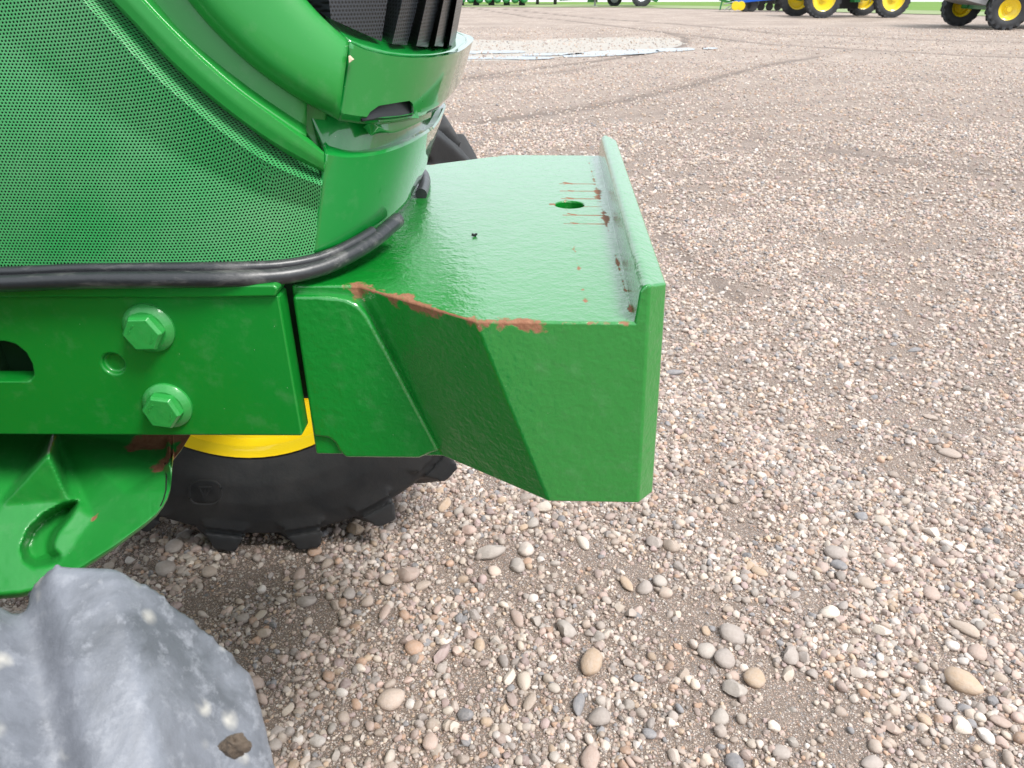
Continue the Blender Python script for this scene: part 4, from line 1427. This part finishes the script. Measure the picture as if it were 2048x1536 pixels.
    T('cap_seam', bm, M['void'], TRACTOR)
    # beam running across to the far wheel, and the knuckles
    bm = bmesh.new()
    box(bm, (-.87, YC, .98), (.20, 1.15, .18))
    T('axle_beam', bm, mat, TRACTOR, bevel=.03, segs=3)
    for s in (-1, 1):
        bm = bmesh.new()
        cyl(bm, (-.83, YC + s * .60, .82), (-.83, YC + s * 1.0, .82), .11, .13, n=32)
        cyl(bm, (-.83, YC + s * .62, .70), (-.83, YC + s * .62, 1.0), .08, n=24)
        T('steering_knuckle', bm, mat, TRACTOR, bevel=.01)
    return o


axle_arm()


# ---- front wheels
def front_wheel(s, steer, phase, mat, hy=1.05, lw=.060, lb=2.3, gs=(1.25, 2.3, 3.2), vox=.0065, it=4, ang=.26):
    w = empty('front_wheel', (-.87 + .4, s * hy, .832 if s > 0 else .810), R(steer), TRACTOR)
    bm = tyre_bm(.84, .40, .468, 18, .055, lw, lug_base=lb, ang=ang, closed=True, gs=gs)
    bmesh.ops.rotate(bm, verts=bm.verts, matrix=Matrix.Rotation(phase, 3, 'Y'))
    bmesh.ops.remove_doubles(bm, verts=bm.verts, dist=1e-6)
    tt = mk('tyre', bm, mat, w, angle=60)
    # moulded rubber: one fused, softly rounded skin
    r_ = tt.modifiers.new('fuse', 'REMESH'); r_.mode = 'VOXEL'; r_.voxel_size = vox; r_.use_smooth_shade = True
    k_ = tt.modifiers.new('soften', 'SMOOTH'); k_.iterations = it; k_.factor = .6
    bm = rim_bm(.454, .40, .02 * s)
    mk('rim', bm, M['yellow'], w, angle=40)
    return w


WF = front_wheel(1, 2, -0.20, M['tyre'], 1.10)
WN = front_wheel(-1, 2, 0.362, M['tyre_dusty'], 0.945, lw=.14, lb=1.5, gs=(1.02, 1.15, 1.3), vox=.0055, it=4, ang=.20)
# moulded mark on the far tyre's inner wall
bm = bmesh.new()
n = 40
def wallp(px, py, d=0.0):
    return onY(px, py, 2.012 - d)
out = [(410 + 32 * math.copysign(abs(math.cos(t)) ** .7, math.cos(t)), 985 + 24 * math.copysign(abs(math.sin(t)) ** .7, math.sin(t))) for t in np.linspace(0, 2 * math.pi, n)]
tube(bm, [wallp(*p) for p in out], .0035, n=6)
tri = [(398, 974), (422, 974), (409, 996), (398, 974)]
for a, b in zip(tri, tri[1:]): tube(bm, [wallp(*a), wallp(*b)], .003, n=6)
tube(bm, [wallp(410, 976), wallp(409, 992)], .0025, n=6)
mark = bm

# rear part of the tractor, outside the frame: rear wheels and cab
for s in (-1, 1):
    w = empty('rear_wheel', (-3.35 + .4, s * 1.05, 1.0), 0, TRACTOR)
    bm = tyre_bm(1.0, .55, .55, 22, .055, .06)
    mk('tyre', bm, M['tyre_far'], w, angle=38)
    mk('rim', rim_bm(.54, .55, .05 * s), M['yellow'], w, angle=40)
bm = bmesh.new()
box(bm, (-2.4, YC, 1.65), (1.8, .74, .7)); box(bm, (-2.6, YC, 1.1), (2.4, .55, .5))
T('rear_body', bm, M['machine_green'], TRACTOR, bevel=.05)
bm = bmesh.new()
box(bm, (-3.2, YC, 2.35), (1.5, 1.5, 1.3))
T('cab_glass', bm, M['glass'], TRACTOR, bevel=.05)
bm = bmesh.new()
box(bm, (-3.2, YC, 3.06), (1.75, 1.7, .16))
T('cab_roof', bm, M['machine_green'], TRACTOR, bevel=.05)

# ------------------------------------------------------------------ machines across the yard
def part(name, mat, parent, shapes, bevel=0.02, smooth=True):
    bm = bmesh.new()
    for s in shapes:
        if s[0] == 'b': box(bm, s[1], s[2], s[3] if len(s) > 3 else None)
        elif s[0] == 'c': cyl(bm, s[1], s[2], s[3], s[4] if len(s) > 4 else None, n=20)
    return mk(name, bm, mat, parent, bevel=bevel, smooth=smooth)


def mwheel(parent, x, y, Rad, width, rim_r, n=20, steer=0, lug=.05, mat='tyre_far', rim='yellow', s=-1):
    w = empty('wheel', (x, y, Rad - .02), R(steer), parent)
    mk('tyre', tyre_bm(Rad, width, rim_r + .012, n, lug, .06 if Rad > .7 else .03, seg=64), M[mat], w, angle=38)
    bm = rim_bm(rim_r, width, -.10 * width * (1 if s < 0 else -1) * 2, seg=48)
    mk('rim', bm, M[rim], w, angle=40)
    return w


def gx(px, Y): return (px - 1024) / F * (Y * CP + H * SP)


# high-clearance sprayer
Ys = 46.0
sp = empty('sprayer', (gx(1702, Ys), Ys + 1.5, 0), R(7))
tag(sp, 'green high clearance sprayer on four tall narrow wheels with yellow rims', 'sprayer')
for x in (-1.95, 1.95):
    for y, s in ((-1.5, -1), (1.5, 1)):
        mwheel(sp, x, y, 1.0, .40, .63, n=26, lug=.035, s=s)
        part('leg_strut', M['machine_green'], sp, [('b', (x, y + (.32 if y < 0 else -.32), 1.35), (.22, .16, .9)), ('c', (x, y + (.4 if y < 0 else -.4), 1.0), (x, y + (.12 if y < 0 else -.12), 1.0), .22)])
part('chassis', M['machine_green'], sp, [('b', (0, -.55, 1.55), (5.4, .22, .3)), ('b', (0, .55, 1.55), (5.4, .22, .3)), ('b', (-1.95, 0, 1.6), (.3, 2.4, .25)), ('b', (1.95, 0, 1.6), (.3, 2.4, .25)), ('b', (0.15, -1.0, 1.15), (.35, .5, .8))])
part('belly_tank', M['black'], sp, [('b', (0.1, .4, .75), (1.6, .9, .7)), ('b', (-1.3, .2, 1.25), (.7, .9, .3))])
part('spray_tank', M['white'], sp, [('c', (-1.6, 0, 2.4), (.7, 0, 2.4), .8)], bevel=.08)
part('cab', M['glass'], sp, [('b', (1.75, 0, 2.6), (1.3, 1.5, 1.6))], bevel=.08)
part('cab_roof', M['machine_green'], sp, [('b', (1.75, 0, 3.47), (1.6, 1.7, .16))], bevel=.05)
part('boom', M['machine_green'], sp, [('b', (-.6, -1.75, 2.2), (5.2, .18, .22)), ('b', (-.6, -1.75, 1.8), (5.2, .12, .12))] + [('b', (-3 + k * .7, -1.75, 2.0), (.06, .06, .45), (0, .5 * (-1) ** k, 0)) for k in range(8)])
part('boarding_ladder', M['machine_green'], sp, [('b', (3.05, -.9, 1.1), (.06, .06, 1.1)), ('b', (3.05, -1.3, 1.1), (.06, .06, 1.1)), ('b', (3.05, -1.1, .62), (.10, .42, .05)), ('b', (3.05, -1.1, .95), (.10, .42, .05))])

# combine harvester
Yk = 34.2
cb = empty('combine_harvester', (gx(2002, Yk) + 0.0, Yk + 1.7, 0), R(1))
tag(cb, 'green combine harvester at the right edge with knobbly tyres and yellow rims', 'combine')
mwheel(cb, 0, -1.75, .77, .52, .37, n=17, lug=.06, steer=-14, s=-1)
mwheel(cb, 0, 1.75, .77, .52, .37, n=17, lug=.06, steer=-14, s=1)
part('rear_axle', M['machine_green'], cb, [('b', (0, 0, .82), (.28, 3.0, .26)), ('b', (0.1, -1.2, .98), (.5, .35, .3)), ('b', (0, 1.1, .90), (.4, .35, .3)), ('b', (-.2, -.6, 1.05), (.7, .5, .2))])
part('straw_hood', M['machine_green'], cb, [('b', (-.95, -.1, 1.75), (1.7, 2.6, 1.3)), ('b', (-.75, 0, 1.12), (1.2, 1.5, .25))], bevel=.05)
part('chaff_spreader', M['grey'], cb, [('b', (-1.25, -.4, 1.10), (1.15, 2.0, .22), (0, .22, 0)), ('c', (-.7, -1.25, 1.3), (-.7, -1.25, 1.5), .3)])
part('harvester_body', M['machine_green'], cb, [('b', (2.5, 0, 2.2), (5.2, 3.0, 2.0)), ('b', (2.2, 0, 1.2), (4.0, 2.4, .5)), ('b', (1.55, -1.55, 1.15), (.6, .1, .7))], bevel=.08)
part('belt_cover', M['black'], cb, [('b', (1.3, -1.2, .95), (.9, .6, .5)), ('b', (2.4, -1.52, 1.5), (1.6, .05, 1.0))])
part('grain_tank', M['machine_green'], cb, [('b', (2.6, 0, 3.5), (2.6, 2.8, .7))])
part('cab', M['glass'], cb, [('b', (5.6, 0, 2.9), (1.4, 1.8, 1.8))], bevel=.08)
mwheel(cb, 3.9, -1.75, 1.0, .75, .45, n=18, lug=.06, s=-1)
mwheel(cb, 3.9, 1.75, 1.0, .75, .45, n=18, lug=.06, s=1)

# blue planter
Yp = 56.0
pl = empty('planter', (gx(1500, Yp), Yp, 0), R(3))
tag(pl, 'blue framed field implement with small yellow gauge wheels left of the sprayer', 'planter')
part('toolbar', M['machine_blue'], pl, [('b', (.2, -.6, .72), (3.0, .18, .2), (0, -.09, 0)), ('b', (1.2, .5, .95), (5.0, .2, .25)), ('b', (2.0, -.2, 1.35), (3.0, .3, .4)), ('b', (.6, 0, 1.1), (1.6, .2, .3), (0, -.3, 0))])
part('hitch', M['machine_green'], pl, [('b', (-1.75, -.3, .62), (1.0, .16, .16), (0, .25, 0)), ('b', (-1.6, -.1, .85), (.8, .5, .12), (0, .1, 0)), ('c', (-2.1, -.3, .1), (-2.0, -.3, .7), .05)])
part('wheel_arm', M['grey'], pl, [('c', (-1.9, -.6, .12), (-1.2, -.6, .55), .035), ('c', (-1.6, -.6, .1), (-1.0, -.6, .6), .03), ('c', (-2.0, -.6, .45), (-1.2, -.6, .6), .03)], bevel=0)
for k, x in enumerate((-1.22, -.88)):
    w = part('gauge_wheel', M['yellow'], pl, [('c', (x, -.75, .36), (x + .02, -.60, .36), .27, .27)])
part('tyre', M['tyre_far'], pl, [('c', (-.45, -.5, .36), (-.45, -.1, .36), .36), ('c', (-.05, -.5, .38), (-.05, -.1, .38), .38)], bevel=.05)
for k in range(5): part('seed_unit', M['black'], pl, [('b', (.6 + k * .55, 0, .72 + .05 * (k % 2)), (.4, .9, .55)), ('c', (.6 + k * .55, -.3, .3), (.6 + k * .55, -.2, .3), .24)])
part('hydraulic_block', M['black'], pl, [('b', (-1.0, .2, .8), (.6, .4, .4))])
part('drawbar', M['machine_green'], pl, [('b', (2.5, -1.0, .55), (1.3, .3, .22), (0, .08, 0)), ('b', (3.0, -.9, .35), (.9, .5, .25))])

# corn header
Yh = 70.0
hd = empty('corn_header', (gx(985, Yh), Yh, 0), R(0))
tag(hd, 'long green corn header with a row of rounded snouts parked at far left', 'header')
part('header_frame', M['machine_green'], hd, [('b', (-.4, 1.2, 1.0), (6.4, .6, .9)), ('b', (-.4, .9, .55), (6.4, .8, .2))])
for k in range(5): part('support_stand', M['black'], hd, [('b', (-2.6 + k * 1.25, .7, .25), (.5, .6, .5))])
for k in range(9):
    bm = bmesh.new()
    bmesh.ops.create_uvsphere(bm, u_segments=16, v_segments=10, radius=1, matrix=Matrix.Translation((-3.2 + k * .72, .1, .58)) @ Matrix.Rotation(R(10), 4, 'X') @ Matrix.Diagonal((.36, 1.0, .36, 1)))
    mk('snout', bm, M['snout'], hd)
# white van between the machines
vn = empty('pickup_truck', (gx(1092, 74), 74, 0), 0)
tag(vn, 'white pickup truck parked between the corn header and the green trailer', 'truck')
part('body', M['white'], vn, [('b', (0, 0, .85), (2.0, 1.9, .55)), ('b', (.0, 0, 1.35), (1.7, 1.6, .6)), ('c', (-1.05, 0, .65), (-1.0, 0, 1.25), .42)], bevel=.12)
part('bumper', M['grey'], vn, [('b', (0, -1.0, .55), (1.9, .12, .22))])
part('windscreen', M['glass'], vn, [('b', (0, -.82, 1.4), (1.4, .05, .42))], bevel=.02)
for x in (-.75, .75):
    part('wheel', M['tyre_far'], vn, [('c', (x - .13, -.6, .36), (x + .13, -.6, .36), .36)], bevel=.04)
# green cart with white rims
Yg = 68.0
gc_ = empty('grain_cart', (gx(1215, Yg), Yg, 0), R(-4))
tag(gc_, 'green grain cart with white wheel rims parked beside the grass', 'grain cart')
part('hopper', M['machine_green'], gc_, [('b', (1.9, .6, 1.55), (3.6, 2.2, 1.4)), ('b', (.6, 0, .85), (4.2, 1.2, .35), (0, -.10, 0))], bevel=.06)
part('frame', M['machine_green'], gc_, [('b', (.6, .4, .68), (6.2, 1.0, .34)), ('b', (3.3, .2, .75), (1.2, 1.6, .5), (0, .35, 0))])
part('tongue', M['machine_green'], gc_, [('b', (-2.3, 0, .62), (3.0, .35, .3), (0, -.05, 0)), ('b', (-3.0, 0, .85), (1.6, .6, .3)), ('b', (-1.2, 0, .45), (.8, .3, .3))])
part('chute', M['machine_green'], gc_, [('b', (3.9, 0, .95), (.3, 1.2, 1.1), (0, .35, 0))])
mwheel(gc_, 2.55, -.9, .80, .5, .36, n=18, rim='white', s=-1)
mwheel(gc_, .55, .7, .60, .4, .30, n=18, rim='white', s=-1)
part('jack_stand', M['grey'], gc_, [('b', (-1.0, -.2, .25), (.15, .15, .5)), ('b', (-1.0, -.2, .03), (.4, .4, .06))])

# clod of mud stuck on the near tyre
bm = bmesh.new()
bmesh.ops.create_icosphere(bm, subdivisions=4, radius=1)
for v in bm.verts:
    n_ = fbm(v.co.x * 1.3 + 7 + v.co.z, v.co.y * 1.3 + v.co.z * 1.7 + 9, 1.6, 3)
    v.co *= .6 + .9 * n_
mc = mk('mud_clod', bm, simple('dried_mud', (0.24, 0.18, 0.13), rough=.9, var=.35, scale=90, bump=.8, bscale=300), TRACTOR, angle=60)
mc.location = onY(470, 1492, .290) - TB
mc.scale = (.007, .005, .011); mc.rotation_euler = (.3, .5, 0)

# mark on the far tyre goes on its wheel
me = bpy.data.meshes.new('moulded_mark'); mark.to_mesh(me); mark.free()
me.materials.append(M['tyre'])
mo = bpy.data.objects.new('moulded_mark', me)
COL.objects.link(mo)
mo.parent = WF
wm_ = Matrix.Translation((-.87 + .4, 1.10, .832)) @ Matrix.Rotation(R(2), 4, 'Z')
me.transform(wm_.inverted() @ Matrix.Translation(-TB))
finish(me)
